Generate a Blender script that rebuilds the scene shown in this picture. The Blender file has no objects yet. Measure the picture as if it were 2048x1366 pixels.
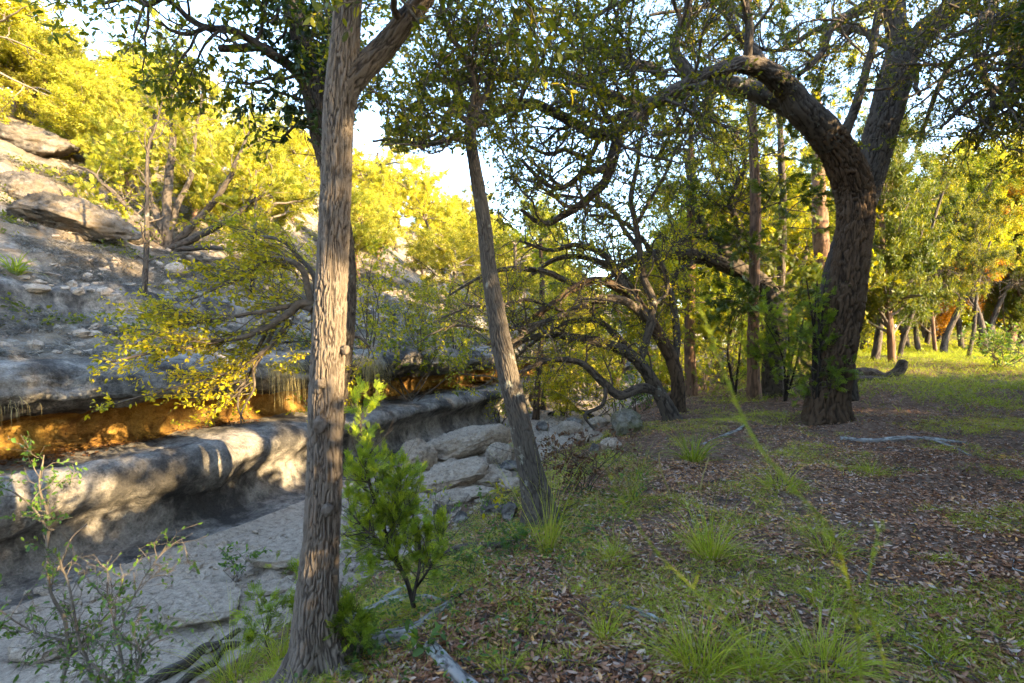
EXPO = 3.35
import bpy, math, random
import numpy as np
from mathutils import Vector
SC = bpy.context.scene
COL = SC.collection
rng = np.random.default_rng(11)
PI = math.pi
np.seterr(over='ignore')

# ------------------------------------------------------------------ noise
def _hash(i, j, k, seed):
    h = (i.astype(np.int64) * 374761393 + j.astype(np.int64) * 668265263 + k.astype(np.int64) * 2147483647 + seed * 974634721)
    h = (h ^ (h >> 13)) * 1274126177
    h = h & 0xFFFFFFFF
    h = (h ^ (h >> 16)) * 2246822519 & 0xFFFFFFFF
    h = h ^ (h >> 15)
    return (h & 0xFFFFFF).astype(np.float64) / 8388607.5 - 1.0

def vnoise(p, seed=0):
    p = np.asarray(p, float)
    f = np.floor(p); i = f.astype(np.int64); w = p - f
    w = w * w * w * (w * (w * 6 - 15) + 10)
    x, y, z = i[..., 0], i[..., 1], i[..., 2]
    wx, wy, wz = w[..., 0], w[..., 1], w[..., 2]
    def L(a, b, t): return a + (b - a) * t
    c = lambda a, b, d: _hash(x + a, y + b, z + d, seed)
    return L(L(L(c(0,0,0), c(1,0,0), wx), L(c(0,1,0), c(1,1,0), wx), wy),
             L(L(c(0,0,1), c(1,0,1), wx), L(c(0,1,1), c(1,1,1), wx), wy), wz)

def pnoise(p, seed=0):
    p = np.asarray(p, float); f = np.floor(p); i = f.astype(np.int64); w = p - f
    u = w * w * w * (w * (w * 6 - 15) + 10); r = 0.
    for a in (0, 1):
        for b in (0, 1):
            for c in (0, 1):
                x, y, z = i[..., 0] + a, i[..., 1] + b, i[..., 2] + c
                g1 = _hash(x, y, z, seed) * PI; g2 = _hash(x, y, z, seed + 101); q = np.sqrt(np.maximum(1 - g2 * g2, 0))
                d = np.cos(g1) * q * (w[..., 0] - a) + np.sin(g1) * q * (w[..., 1] - b) + g2 * (w[..., 2] - c)
                r = r + d * (u[..., 0] if a else 1 - u[..., 0]) * (u[..., 1] if b else 1 - u[..., 1]) * (u[..., 2] if c else 1 - u[..., 2])
    return r * 1.6

def fbm(p, octv=3, seed=0, gain=.5):
    p = np.asarray(p, float); a = 1.; s = 0.
    for o in range(octv):
        s = s + a * vnoise(p * 2.03 ** o + o * 17.3, seed + o); a *= gain
    return s

def v3(x, y, z=0.):
    x, y, z = np.broadcast_arrays(np.asarray(x, float), np.asarray(y, float), np.asarray(z, float))
    return np.stack([x, y, z], -1)

def sstep(a, b, x):
    t = np.clip((np.asarray(x, float) - a) / (b - a), 0, 1)
    return t * t * (3 - 2 * t)

def unit(v):
    return v / np.maximum(np.linalg.norm(v, axis=-1, keepdims=True), 1e-9)

# ------------------------------------------------------------------ mesh building
class MB:
    """collects polygons, then links them as ONE mesh object"""
    def __init__(s):
        s.V = []; s.L = []; s.T = []; s.A = []; s.n = 0
    def add(s, V, L, T, A=None):
        V = np.asarray(V, float).reshape(-1, 3)
        s.V.append(V); s.L.append(np.asarray(L, np.int64).ravel() + s.n); s.T.append(np.asarray(T, np.int64).ravel())
        s.A.append(np.zeros(len(V)) if A is None else np.broadcast_to(np.asarray(A, float).ravel(), (len(V),)) if np.size(A) == 1 else np.asarray(A, float).ravel())
        s.n += len(V)
        return s
    def quads(s, V, Q, A=None):
        Q = np.asarray(Q).reshape(-1, 4)
        return s.add(V, Q, np.full(len(Q), 4), A)
    def build(s, name, mat, parent=None, smooth=True):
        V = np.concatenate(s.V); L = np.concatenate(s.L); T = np.concatenate(s.T); A = np.concatenate(s.A)
        me = bpy.data.meshes.new(name)
        me.vertices.add(len(V)); me.vertices.foreach_set('co', V.astype(np.float32).ravel())
        me.loops.add(len(L)); me.loops.foreach_set('vertex_index', L.astype(np.int32))
        me.polygons.add(len(T))
        st = np.concatenate([[0], np.cumsum(T)[:-1]])
        me.polygons.foreach_set('loop_start', st.astype(np.int32))
        me.polygons.foreach_set('loop_total', T.astype(np.int32))
        at = me.attributes.new('tint', 'FLOAT', 'POINT'); at.data.foreach_set('value', A.astype(np.float32))
        me.update(calc_edges=True)
        me.polygons.foreach_set('use_smooth', np.full(len(T), smooth))
        me.materials.append(mat)
        o = bpy.data.objects.new(name, me); COL.objects.link(o)
        if parent: o.parent = parent
        return o

def tag(o, label, cat, group=None, kind=None):
    if label: o['label'] = label
    if cat: o['category'] = cat
    if group: o['group'] = group
    if kind: o['kind'] = kind
    return o

def thing(name, label, cat, loc=(0, 0, 0), group=None):
    o = bpy.data.objects.new(name, None); COL.objects.link(o); o.location = loc; o.empty_display_size = .2
    return tag(o, label, cat, group)

def dup(root, loc, rotz, scale, label, group=None, name=None):
    r = root.copy(); COL.objects.link(r); r.location = loc; r.rotation_euler = (0, 0, rotz); r.scale = (scale[0], scale[1], scale[2])
    r['label'] = label
    if group: r['group'] = group
    elif 'group' in r: del r['group']
    for ch in list(root.children):
        c = ch.copy(); COL.objects.link(c); c.parent = r
    return r

def grid_faces(nr, nc, wrap=False):
    i = np.arange(nr - 1)[:, None]; j = np.arange(nc if wrap else nc - 1)[None, :]
    j2 = (j + 1) % nc
    return np.stack([i * nc + j, i * nc + j2, (i + 1) * nc + j2, (i + 1) * nc + j], -1).reshape(-1, 4)

# ------------------------------------------------------------------ curves / tubes
def spline(pts, n):
    """Catmull-Rom through rows of any width, n samples evenly by length"""
    p = np.asarray(pts, float)
    q = np.vstack([2 * p[0] - p[1], p, 2 * p[-1] - p[-2]])
    out = []
    for i in range(len(p) - 1):
        t = np.linspace(0, 1, 16, endpoint=False)[:, None]
        a, b, c, d = q[i], q[i + 1], q[i + 2], q[i + 3]
        out.append(.5 * ((2 * b) + (c - a) * t + (2 * a - 5 * b + 4 * c - d) * t ** 2 + (3 * b - a - 3 * c + d) * t ** 3))
    out.append(p[-1:]); o = np.vstack(out)
    l = np.concatenate([[0], np.cumsum(np.linalg.norm(np.diff(o[:, :3], axis=0), axis=1))])
    u = np.linspace(0, l[-1], n)
    return np.stack([np.interp(u, l, o[:, k]) for k in range(o.shape[1])], -1)

def resample(P, R, K):
    q = np.hstack([P, R[:, None]])
    l = np.concatenate([[0], np.cumsum(np.linalg.norm(np.diff(P, axis=0), axis=1))])
    u = np.linspace(0, l[-1], K)
    q = np.stack([np.interp(u, l, q[:, k]) for k in range(4)], -1)
    return q[:, :3], q[:, 3]

def tubes(mb, P, R, sides=5, tint=0.):
    """P (N,K,3), R (N,K): many thin tubes at once"""
    P = np.asarray(P); R = np.asarray(R)
    if P.ndim == 2: P = P[None]; R = R[None]
    N, K, _ = P.shape
    if N == 0: return
    T = np.empty_like(P); T[:, 1:-1] = P[:, 2:] - P[:, :-2]; T[:, 0] = P[:, 1] - P[:, 0]; T[:, -1] = P[:, -1] - P[:, -2]
    T = unit(T)
    m = unit(P[:, -1] - P[:, 0]); ref = np.where(np.abs(m[:, 2:3]) > .75, np.array([[1., .2, 0]]), np.array([[.1, .2, 1.]]))
    X = unit(np.cross(ref[:, None, :], T)); Y = np.cross(T, X)
    a = np.arange(sides) / sides * 2 * PI
    V = P[:, :, None, :] + R[:, :, None, None] * (X[:, :, None, :] * np.cos(a)[None, None, :, None] + Y[:, :, None, :] * np.sin(a)[None, None, :, None])
    f = grid_faces(K, sides, True)
    F = (f[None] + (np.arange(N) * K * sides)[:, None, None]).reshape(-1, 4)
    tt = np.broadcast_to(np.asarray(tint, float).reshape(-1, 1) if np.ndim(tint) else np.full((1, 1), tint), (N, K * sides)).ravel()
    mb.quads(V, F, tt)

def bark_tube(mb, pts, seg=.02, sides=64, amp=.01, fa=14., fl=3., seed=0, lump=.08, flare=0., flare_len=.3, cap=False, strip=(0,0)):
    """one gnarled trunk or limb: rows x,y,z,r; bark ridges are real relief"""
    p = np.asarray(pts, float)
    ln = np.linalg.norm(np.diff(p[:, :3], axis=0), axis=1).sum()
    n = max(6, int(ln / seg)); q = spline(p, n); C = q[:, :3]; r = np.maximum(q[:, 3], .002)
    T = unit(np.gradient(C, axis=0)); X = np.empty_like(C)
    x = np.cross(T[0], [.3, .9, .1]); x /= np.linalg.norm(x)
    for i in range(n):
        x = x - T[i] * np.dot(x, T[i]); x /= np.linalg.norm(x); X[i] = x
    Y = np.cross(T, X)
    l = np.linspace(0, ln, n)
    a = np.arange(sides) / sides * 2 * PI
    ca, sa = np.cos(a)[None, :], np.sin(a)[None, :]
    rr = r[:, None] * np.ones((1, sides)); rm = r.mean()
    base = v3(ca * rm + 0 * l[:, None], sa * rm + 0 * l[:, None], l[:, None] + 0 * ca)
    low = fbm(base * np.array([2.2 / rm * .35, 2.2 / rm * .35, 1.5]), 2, seed)
    rr = rr * (1 + lump * low)
    if flare:
        k = np.exp(-l / flare_len)[:, None]
        rr = rr * (1 + flare * k * (1 + .45 * np.cos(a * 5 + seed)[None, :] + .3 * np.cos(a * 3 + 2 * seed)[None, :]))
    warp = pnoise(base * np.array([fa * .3, fa * .3, fl * .8]), seed + 9)
    qn = base * np.array([fa, fa, fl]) + warp[..., None] * np.array([.45, .45, .8])
    v = np.abs(pnoise(qn, seed + 3) + .35 * pnoise(qn * np.array([1.9, 1.9, 2.3]), seed + 4)); h = sstep(-.03, .40, v)
    v2 = np.abs(pnoise(base * np.array([fa * .6, fa * .6, fl * 2.6]) + 7 + warp[..., None], seed + 5)); h2 = sstep(0, .16, v2)
    fine = pnoise(base * np.array([fa * 3, fa * 3, fl * 4]), seed + 6)
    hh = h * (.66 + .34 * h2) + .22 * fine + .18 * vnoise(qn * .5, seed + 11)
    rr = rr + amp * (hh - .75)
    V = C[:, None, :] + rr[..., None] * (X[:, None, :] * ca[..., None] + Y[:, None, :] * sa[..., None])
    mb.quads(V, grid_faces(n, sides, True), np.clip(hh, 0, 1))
    if cap:
        V2 = np.vstack([V[-1], (C[-1] + T[-1] * r[-1] * .5)[None]])
        Fq = np.stack([np.arange(sides), (np.arange(sides) + 1) % sides, np.full(sides, sides)], -1)
        mb.add(V2, Fq, np.full(sides, 3), .5)
    return C, r

def grow(P, R, M, L, Lv=.3, ang=55, up=.0, K=7, wob=.22, r0=.5, r1=.25, umin=.25, umax=1., rmax=9., drift=(0, 0, 0), rg=None):
    """M children sprouting from parent polylines (N,K,3); returns child polylines"""
    rg = rg or rng
    P = np.asarray(P); R = np.asarray(R)
    ln = np.linalg.norm(np.diff(P, axis=1), axis=2).sum(1)
    idx = rg.choice(len(P), M, p=ln / ln.sum())
    u = rg.uniform(umin, umax, M) * (P.shape[1] - 1)
    i = np.minimum(u.astype(int), P.shape[1] - 2); f = (u - i)[:, None]
    p0 = P[idx, i] * (1 - f) + P[idx, i + 1] * f
    rr = R[idx, i] * (1 - f[:, 0]) + R[idx, i + 1] * f[:, 0]
    t = unit(P[idx, i + 1] - P[idx, i])
    pr = rg.normal(size=(M, 3)); pr = unit(pr - t * (pr * t).sum(1, keepdims=True))
    a = np.radians(ang + rg.normal(0, 14, M))[:, None]
    d = unit(t * np.cos(a) + pr * np.sin(a) + np.array([0, 0, up]) + np.array(drift))
    ll = L * (1 + Lv * rg.uniform(-1, 1, M))
    out = np.empty((M, K, 3)); out[:, 0] = p0
    for k in range(1, K):
        d = unit(d + wob * rg.normal(size=(M, 3)) + np.array([0, 0, up]) * .25 + np.array(drift) * .25)
        out[:, k] = out[:, k - 1] + d * (ll / (K - 1))[:, None]
    ra = np.minimum(rr * r0, rmax)[:, None]; s = np.linspace(0, 1, K)[None]
    return out, ra * (1 - s * (1 - r1))

# ------------------------------------------------------------------ instanced templates
def frames(x, n):
    x = unit(x); n = unit(n - x * (n * x).sum(-1, keepdims=True)); y = np.cross(n, x)
    return np.stack([x, y, n], -1)

def stamp(mb, tpl, pos, rot, size, tint):
    TV, TF = tpl; n = len(pos); m = len(TV)
    size = np.asarray(size, float)
    if size.ndim == 1: size = size[:, None]
    V = np.einsum('nij,mnj->nmi', rot, TV[:, None, :] * size[None, :, :] if size.shape[1] == 3 else TV[:, None, :] * size[None, :, :1]) + pos[:, None, :]
    L = np.concatenate([np.asarray(f) for f in TF]); T = np.array([len(f) for f in TF])
    LL = (L[None] + (np.arange(n) * m)[:, None]).ravel()
    mb.add(V, LL, np.tile(T, n), np.repeat(np.asarray(tint, float), m))

LEAF4 = (np.array([[0, 0, 0], [.5, .26, .07], [1, 0, -.03], [.5, -.26, .07]], float), [[0, 3, 2, 1]])
LEAF6 = (np.array([[0, 0, 0], [.28, .2, .06], [.68, .2, .05], [1, 0, -.08], [.68, -.2, .05], [.28, -.2, .06], [.5, 0, 0.]], float),
         [[0, 5, 6], [0, 6, 1], [5, 4, 6], [4, 3, 6], [6, 3, 2], [6, 2, 1]])
LITTER = (np.array([[0, 0, .05], [.3, .2, .1], [.3, -.2, .07], [.7, .19, .02], [.7, -.18, .05], [1, 0, .16], [.3, 0, 0], [.7, 0, -.02]], float),
          [[0, 2, 6], [0, 6, 1], [2, 4, 7, 6], [6, 7, 3, 1], [4, 5, 7], [7, 5, 3]])
def _sprig(nside, seed, w=.05, flat=.5):
    g = np.random.default_rng(seed); V = []; F = []
    def blade(a, b, w):
        a = np.array(a); b = np.array(b); d = b - a; y = np.cross(d, [0.1, .2, 1.]); y = y / np.linalg.norm(y) * w
        k = len(V); V.extend([a - y * .6, a + y * .6, a + d * .6 + y, b, a + d * .6 - y]); F.append([k, k + 4, k + 3, k + 2, k + 1])
    blade([0, 0, 0], [1, 0, .05], w * .8)
    for i in range(nside):
        u = .12 + .82 * i / nside
        for sg in (-1, 1):
            ln = (.5 - .32 * u) * g.uniform(.7, 1.2)
            a = [u, 0, .04 * u]; b = [u + ln * .75, sg * ln * .75, g.normal(0, .25) * ln * flat * 2]
            blade(a, b, w * .75)
            for q in (.45, .75):
                a2 = [a[0] + (b[0] - a[0]) * q, a[1] + (b[1] - a[1]) * q, a[2] + (b[2] - a[2]) * q]
                l2 = ln * .42
                blade(a2, [a2[0] + l2 * .95, a2[1] + sg * l2 * g.uniform(-.1, .5), a2[2] + g.normal(0, .3) * l2], w * .6)
    return np.array(V), F
SPRIG = _sprig(5, 3, .04)
SPRIG_FAR = (lambda t: t)(_sprig(3, 5, .085))
def _fan(seed, n, w):
    g = np.random.default_rng(seed); V = []; F = []
    for i in range(n):
        d = unit(np.array([1., g.normal(0, .75), g.normal(0, .55)])); o = np.array([g.uniform(-.3, .6), g.normal(0, .3), g.normal(0, .25)])
        L = g.uniform(.35, .7); y = unit(np.cross(d, g.normal(size=3))) * w
        k = len(V); V.extend([o, o + d * L * .5 + y, o + d * L, o + d * L * .5 - y]); F.append([k, k + 1, k + 2, k + 3])
    return np.array(V), F
CLUMP_LEAF = _fan(8, 9, .15)
CLUMP_NEEDLE = _fan(9, 12, .065)

def leaves(mb, P, n, size, tpl=LEAF4, spread=1., droop=-.15, upn=.8, umin=.1, sv=.35, tint=(.5, .25), clump=.9, rg=None):
    """n leaves strewn along the twigs P (N,K,3)"""
    rg = rg or rng
    N, K, _ = P.shape
    idx = rg.integers(0, N, n); u = rg.uniform(umin, 1, n) * (K - 1)
    i = np.minimum(u.astype(int), K - 2); f = (u - i)[:, None]
    p = P[idx, i] * (1 - f) + P[idx, i + 1] * f; t = unit(P[idx, i + 1] - P[idx, i])
    d = unit(t * .6 + spread * rg.normal(size=(n, 3)) * .6 + np.array([0, 0, droop]))
    nn = rg.normal(size=(n, 3)) * .6 + np.array([0, 0, upn])
    sz = size * (1 + sv * rg.uniform(-1, 1, n))
    tn = np.clip(tint[0] + tint[1] * rg.normal(size=n) + .22 * clump * vnoise(p * 1.3, 77), 0, 1)
    stamp(mb, tpl, p, frames(d, nn), sz, tn)

def blades(mb, base, d, L, w, bend, tint, K=5, ho=.55):
    """grass strips: base (N,3), start direction d, length, width, bend = droop"""
    n = len(base); s = np.linspace(0, 1, K)
    d = unit(d); h = d.copy(); h[:, 2] = 0; h = unit(h + 1e-6)
    L = np.asarray(L)[:, None]; bend = np.asarray(bend)[:, None]
    C = np.empty((n, K, 3)); c = base.copy(); C[:, 0] = c; dd = d.copy()
    for k in range(1, K):
        dd = unit(dd + bend * (h * ho + np.array([0, 0, -.75])) * (k / K) * .9)
        c = c + dd * L / (K - 1); C[:, k] = c
    side = unit(np.cross(d, np.array([0.05, 0.02, 1.])) + rng.normal(size=(n, 3)) * .35)
    ww = (np.asarray(w)[:, None] * (1 - s[None] ** 1.6 * .93))[..., None]
    V = np.stack([C - side[:, None] * ww * .5, C + side[:, None] * ww * .5], 2)
    f = grid_faces(K, 2); F = (f[None] + (np.arange(n) * K * 2)[:, None, None]).reshape(-1, 4)
    mb.quads(V, F, np.repeat(np.asarray(tint, float), K * 2))
    return C

# ------------------------------------------------------------------ materials
def mat(name):
    m = bpy.data.materials.new(name); m.use_nodes = True; m.node_tree.nodes.clear()
    return m, m.node_tree.nodes, m.node_tree.links
def nd(N, t, **kw):
    n = N.new(t)
    for k, v in kw.items():
        if k.startswith('i_'): n.inputs[k[2:].replace('_', ' ')].default_value = v
        else: setattr(n, k, v)
    return n
def ramp(N, stops, interp='LINEAR'):
    r = N.new('ShaderNodeValToRGB'); e = r.color_ramp.elements; r.color_ramp.interpolation = interp
    while len(e) > 1: e.remove(e[-1])
    e[0].position = stops[0][0]; e[0].color = (*stops[0][1], 1)
    for p, c in stops[1:]:
        k = e.new(p); k.color = (*c, 1)
    return r
def g3(v): return (v, v, v)

def leaf_mat(name, stops, trans=.42, tcol=None, rough=.5, spec=.3, vary=.25):
    m, N, K = mat(name)
    a = nd(N, 'ShaderNodeAttribute', attribute_name='tint'); r = ramp(N, stops); K.new(a.outputs['Fac'], r.inputs[0])
    oi = N.new('ShaderNodeObjectInfo'); mr = nd(N, 'ShaderNodeMapRange'); mr.inputs['To Min'].default_value = 1 - vary; mr.inputs['To Max'].default_value = 1 + vary
    K.new(oi.outputs['Random'], mr.inputs['Value'])
    hs = N.new('ShaderNodeHueSaturation'); K.new(r.outputs[0], hs.inputs['Color']); K.new(mr.outputs[0], hs.inputs['Value'])
    p = nd(N, 'ShaderNodeBsdfPrincipled'); p.inputs['Roughness'].default_value = rough; p.inputs['Specular IOR Level'].default_value = spec
    K.new(hs.outputs[0], p.inputs['Base Color'])
    t = N.new('ShaderNodeBsdfTranslucent')
    mx = N.new('ShaderNodeMix'); mx.data_type = 'RGBA'; mx.blend_type = 'MULTIPLY'; mx.inputs['Factor'].default_value = 1
    mx.inputs[7].default_value = (*(tcol or (1.5, 1.35, .5)), 1); K.new(hs.outputs[0], mx.inputs[6]); K.new(mx.outputs[2], t.inputs['Color'])
    ms = N.new('ShaderNodeMixShader'); ms.inputs[0].default_value = trans; K.new(p.outputs[0], ms.inputs[1]); K.new(t.outputs[0], ms.inputs[2])
    o = N.new('ShaderNodeOutputMaterial'); K.new(ms.outputs[0], o.inputs['Surface'])
    return m

def bark_mat(name, c_hi, c_lo, lichen=None, lich_amt=.55, scale=(30, 30, 7), bump=.5, dist=.02, use_attr=True):
    m, N, K = mat(name)
    tc = N.new('ShaderNodeTexCoord'); mp = N.new('ShaderNodeMapping'); mp.inputs['Scale'].default_value = scale; K.new(tc.outputs['Object'], mp.inputs[0])
    n1 = nd(N, 'ShaderNodeTexNoise', i_Scale=1.0, i_Detail=5.0, i_Roughness=.62); K.new(mp.outputs[0], n1.inputs['Vector'])
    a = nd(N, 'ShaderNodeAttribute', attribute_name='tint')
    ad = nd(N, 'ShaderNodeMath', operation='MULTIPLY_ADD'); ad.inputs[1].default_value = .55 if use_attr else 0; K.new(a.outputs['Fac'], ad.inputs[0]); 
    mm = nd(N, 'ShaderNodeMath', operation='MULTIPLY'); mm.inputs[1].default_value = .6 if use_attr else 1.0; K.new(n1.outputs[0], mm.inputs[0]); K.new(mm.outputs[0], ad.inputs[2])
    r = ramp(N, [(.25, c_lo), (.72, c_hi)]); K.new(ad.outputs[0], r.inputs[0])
    colr = r.outputs[0]
    if lichen:
        n2 = nd(N, 'ShaderNodeTexNoise', i_Scale=5.0, i_Detail=6.0, i_Roughness=.65); K.new(tc.outputs['Object'], n2.inputs['Vector'])
        r2 = ramp(N, [(lich_amt, g3(0)), (lich_amt + .07, g3(1))]); K.new(n2.outputs[0], r2.inputs[0])
        mx = N.new('ShaderNodeMix'); mx.data_type = 'RGBA'; K.new(r2.outputs[0], mx.inputs[0]); K.new(colr, mx.inputs[6]); mx.inputs[7].default_value = (*lichen, 1)
        colr = mx.outputs[2]
    p = nd(N, 'ShaderNodeBsdfPrincipled'); p.inputs['Roughness'].default_value = .9; p.inputs['Specular IOR Level'].default_value = .2
    K.new(colr, p.inputs['Base Color'])
    b = N.new('ShaderNodeBump'); b.inputs['Strength'].default_value = bump; b.inputs['Distance'].default_value = dist; K.new(n1.outputs[0], b.inputs['Height']); K.new(b.outputs[0], p.inputs['Normal'])
    o = N.new('ShaderNodeOutputMaterial'); K.new(p.outputs[0], o.inputs['Surface'])
    return m

def rock_mat(name, base, dark, pale, stain=None, dark_amt=.5, scale=1., bump=.6, strat=0., moss=None):
    m, N, K = mat(name)
    tc = N.new('ShaderNodeTexCoord'); src = tc.outputs['Object']
    n1 = nd(N, 'ShaderNodeTexNoise', i_Scale=1.1 * scale, i_Detail=8.0, i_Roughness=.62); K.new(src, n1.inputs['Vector'])
    n2 = nd(N, 'ShaderNodeTexNoise', i_Scale=7. * scale, i_Detail=8.0, i_Roughness=.7); K.new(src, n2.inputs['Vector'])
    n3 = nd(N, 'ShaderNodeTexNoise', i_Scale=38. * scale, i_Detail=5.0, i_Roughness=.7); K.new(src, n3.inputs['Vector'])
    mp = N.new('ShaderNodeMapping'); mp.inputs['Scale'].default_value = (1.0, 1.0, .75); K.new(src, mp.inputs[0])
    n4 = nd(N, 'ShaderNodeTexNoise', i_Scale=1.3, i_Detail=9.0, i_Roughness=.68); K.new(mp.outputs[0], n4.inputs['Vector'])
    r1 = ramp(N, [(.3, dark), (.48, base), (.7, pale)]); K.new(n2.outputs[0], r1.inputs[0])
    r2 = ramp(N, [(dark_amt - .06, g3(1)), (dark_amt + .1, g3(0))]); K.new(n4.outputs[0], r2.inputs[0])
    mx = N.new('ShaderNodeMix'); mx.data_type = 'RGBA'; K.new(r2.outputs[0], mx.inputs[0]); K.new(r1.outputs[0], mx.inputs[6]); mx.inputs[7].default_value = (*dark, 1)
    col = mx.outputs[2]
    if stain:
        r3 = ramp(N, [(.46, g3(0)), (.62, g3(.85))]); K.new(n1.outputs[0], r3.inputs[0])
        m2 = N.new('ShaderNodeMix'); m2.data_type = 'RGBA'; K.new(r3.outputs[0], m2.inputs[0]); K.new(col, m2.inputs[6]); m2.inputs[7].default_value = (*stain, 1); col = m2.outputs[2]
    sp = ramp(N, [(.33, g3(.55)), (.6, g3(1.12))]); K.new(n3.outputs[0], sp.inputs[0])
    m3 = N.new('ShaderNodeMix'); m3.data_type = 'RGBA'; m3.blend_type = 'MULTIPLY'; m3.inputs[0].default_value = .75; K.new(col, m3.inputs[6]); K.new(sp.outputs[0], m3.inputs[7]); col = m3.outputs[2]
    a = nd(N, 'ShaderNodeAttribute', attribute_name='tint')
    if moss:
        m4 = N.new('ShaderNodeMix'); m4.data_type = 'RGBA'; K.new(a.outputs['Fac'], m4.inputs[0]); K.new(col, m4.inputs[6]); m4.inputs[7].default_value = (*moss, 1); col = m4.outputs[2]
    p = nd(N, 'ShaderNodeBsdfPrincipled'); p.inputs['Roughness'].default_value = .93; p.inputs['Specular IOR Level'].default_value = .2
    K.new(col, p.inputs['Base Color'])
    s1 = nd(N, 'ShaderNodeMath', operation='MULTIPLY_ADD'); s1.inputs[1].default_value = .35; K.new(n3.outputs[0], s1.inputs[0]); K.new(n2.outputs[0], s1.inputs[2])
    h = s1.outputs[0]
    if strat:
        mp2 = N.new('ShaderNodeMapping'); mp2.inputs['Scale'].default_value = (.5, .5, 9); K.new(src, mp2.inputs[0])
        n5 = nd(N, 'ShaderNodeTexNoise', i_Scale=1.2, i_Detail=6.0, i_Roughness=.6); K.new(mp2.outputs[0], n5.inputs['Vector'])
        s2 = nd(N, 'ShaderNodeMath', operation='MULTIPLY_ADD'); s2.inputs[1].default_value = strat; K.new(n5.outputs[0], s2.inputs[0]); K.new(h, s2.inputs[2]); h = s2.outputs[0]
    b = N.new('ShaderNodeBump'); b.inputs['Strength'].default_value = bump; b.inputs['Distance'].default_value = .06; K.new(h, b.inputs['Height']); K.new(b.outputs[0], p.inputs['Normal'])
    o = N.new('ShaderNodeOutputMaterial'); K.new(p.outputs[0], o.inputs['Surface'])
    return m

def soil_mat(name, stops, scale=9., bump=.5, moss=None):
    m, N, K = mat(name)
    tc = N.new('ShaderNodeTexCoord')
    n1 = nd(N, 'ShaderNodeTexNoise', i_Scale=scale, i_Detail=8.0, i_Roughness=.7); K.new(tc.outputs['Object'], n1.inputs['Vector'])
    r = ramp(N, stops); K.new(n1.outputs[0], r.inputs[0]); col = r.outputs[0]
    if moss:
        n2 = nd(N, 'ShaderNodeTexNoise', i_Scale=.55, i_Detail=5.0, i_Roughness=.6); K.new(tc.outputs['Object'], n2.inputs['Vector'])
        r2 = ramp(N, [(.5, g3(0)), (.6, g3(.8))]); K.new(n2.outputs[0], r2.inputs[0])
        mx = N.new('ShaderNodeMix'); mx.data_type = 'RGBA'; K.new(r2.outputs[0], mx.inputs[0]); K.new(col, mx.inputs[6]); mx.inputs[7].default_value = (*moss, 1); col = mx.outputs[2]
    p = nd(N, 'ShaderNodeBsdfPrincipled'); p.inputs['Roughness'].default_value = .95; p.inputs['Specular IOR Level'].default_value = .15; K.new(col, p.inputs['Base Color'])
    b = N.new('ShaderNodeBump'); b.inputs['Strength'].default_value = bump; b.inputs['Distance'].default_value = .04; K.new(n1.outputs[0], b.inputs['Height']); K.new(b.outputs[0], p.inputs['Normal'])
    o = N.new('ShaderNodeOutputMaterial'); K.new(p.outputs[0], o.inputs['Surface'])
    return m

M = {}
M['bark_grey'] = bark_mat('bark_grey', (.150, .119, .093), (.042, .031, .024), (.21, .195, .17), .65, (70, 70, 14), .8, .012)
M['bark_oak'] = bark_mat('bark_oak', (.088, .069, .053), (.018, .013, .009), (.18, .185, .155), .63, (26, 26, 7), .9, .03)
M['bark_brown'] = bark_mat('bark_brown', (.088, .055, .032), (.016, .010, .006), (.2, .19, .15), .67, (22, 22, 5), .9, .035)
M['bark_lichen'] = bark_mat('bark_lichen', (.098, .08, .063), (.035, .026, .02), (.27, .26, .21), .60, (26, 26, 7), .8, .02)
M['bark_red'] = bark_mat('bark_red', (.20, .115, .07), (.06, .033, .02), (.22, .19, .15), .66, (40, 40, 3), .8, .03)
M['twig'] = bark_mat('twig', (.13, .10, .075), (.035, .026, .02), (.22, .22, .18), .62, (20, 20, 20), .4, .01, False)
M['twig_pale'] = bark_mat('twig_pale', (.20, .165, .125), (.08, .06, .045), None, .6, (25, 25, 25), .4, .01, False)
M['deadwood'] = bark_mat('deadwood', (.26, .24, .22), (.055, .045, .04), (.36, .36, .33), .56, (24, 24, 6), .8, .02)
M['leaf_oak'] = leaf_mat('leaf_oak', [(0, (.045, .065, .012)), (.45, (.11, .135, .014)), (.75, (.22, .22, .016)), (1, (.40, .32, .015))], .5)
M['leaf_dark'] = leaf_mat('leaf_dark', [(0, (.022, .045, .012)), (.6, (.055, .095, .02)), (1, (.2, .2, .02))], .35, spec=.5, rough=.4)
M['leaf_yellow'] = leaf_mat('leaf_yellow', [(0, (.14, .17, .012)), (.5, (.36, .33, .012)), (1, (.55, .42, .01))], .45, vary=.1)
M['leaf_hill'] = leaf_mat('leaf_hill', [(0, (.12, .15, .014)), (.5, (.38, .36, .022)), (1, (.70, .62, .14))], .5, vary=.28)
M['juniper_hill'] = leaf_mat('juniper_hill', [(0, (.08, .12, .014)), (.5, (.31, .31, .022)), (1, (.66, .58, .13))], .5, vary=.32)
M['leaf_wood'] = leaf_mat('leaf_wood', [(0, (.07, .11, .010)), (.5, (.22, .25, .012)), (1, (.50, .42, .012))], .5, vary=.25)
M['leaf_orange'] = leaf_mat('leaf_orange', [(0, (.28, .13, .01)), (1, (.5, .25, .01))], .5)
M['juniper'] = leaf_mat('juniper', [(0, (.075, .12, .014)), (.5, (.18, .26, .02)), (1, (.38, .44, .03))], .45, vary=.1)
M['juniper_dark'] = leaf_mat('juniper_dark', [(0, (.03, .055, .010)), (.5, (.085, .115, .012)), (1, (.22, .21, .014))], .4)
M['herb'] = leaf_mat('herb', [(0, (.045, .095, .022)), (.6, (.10, .18, .025)), (1, (.26, .30, .03))], .4)
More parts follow.
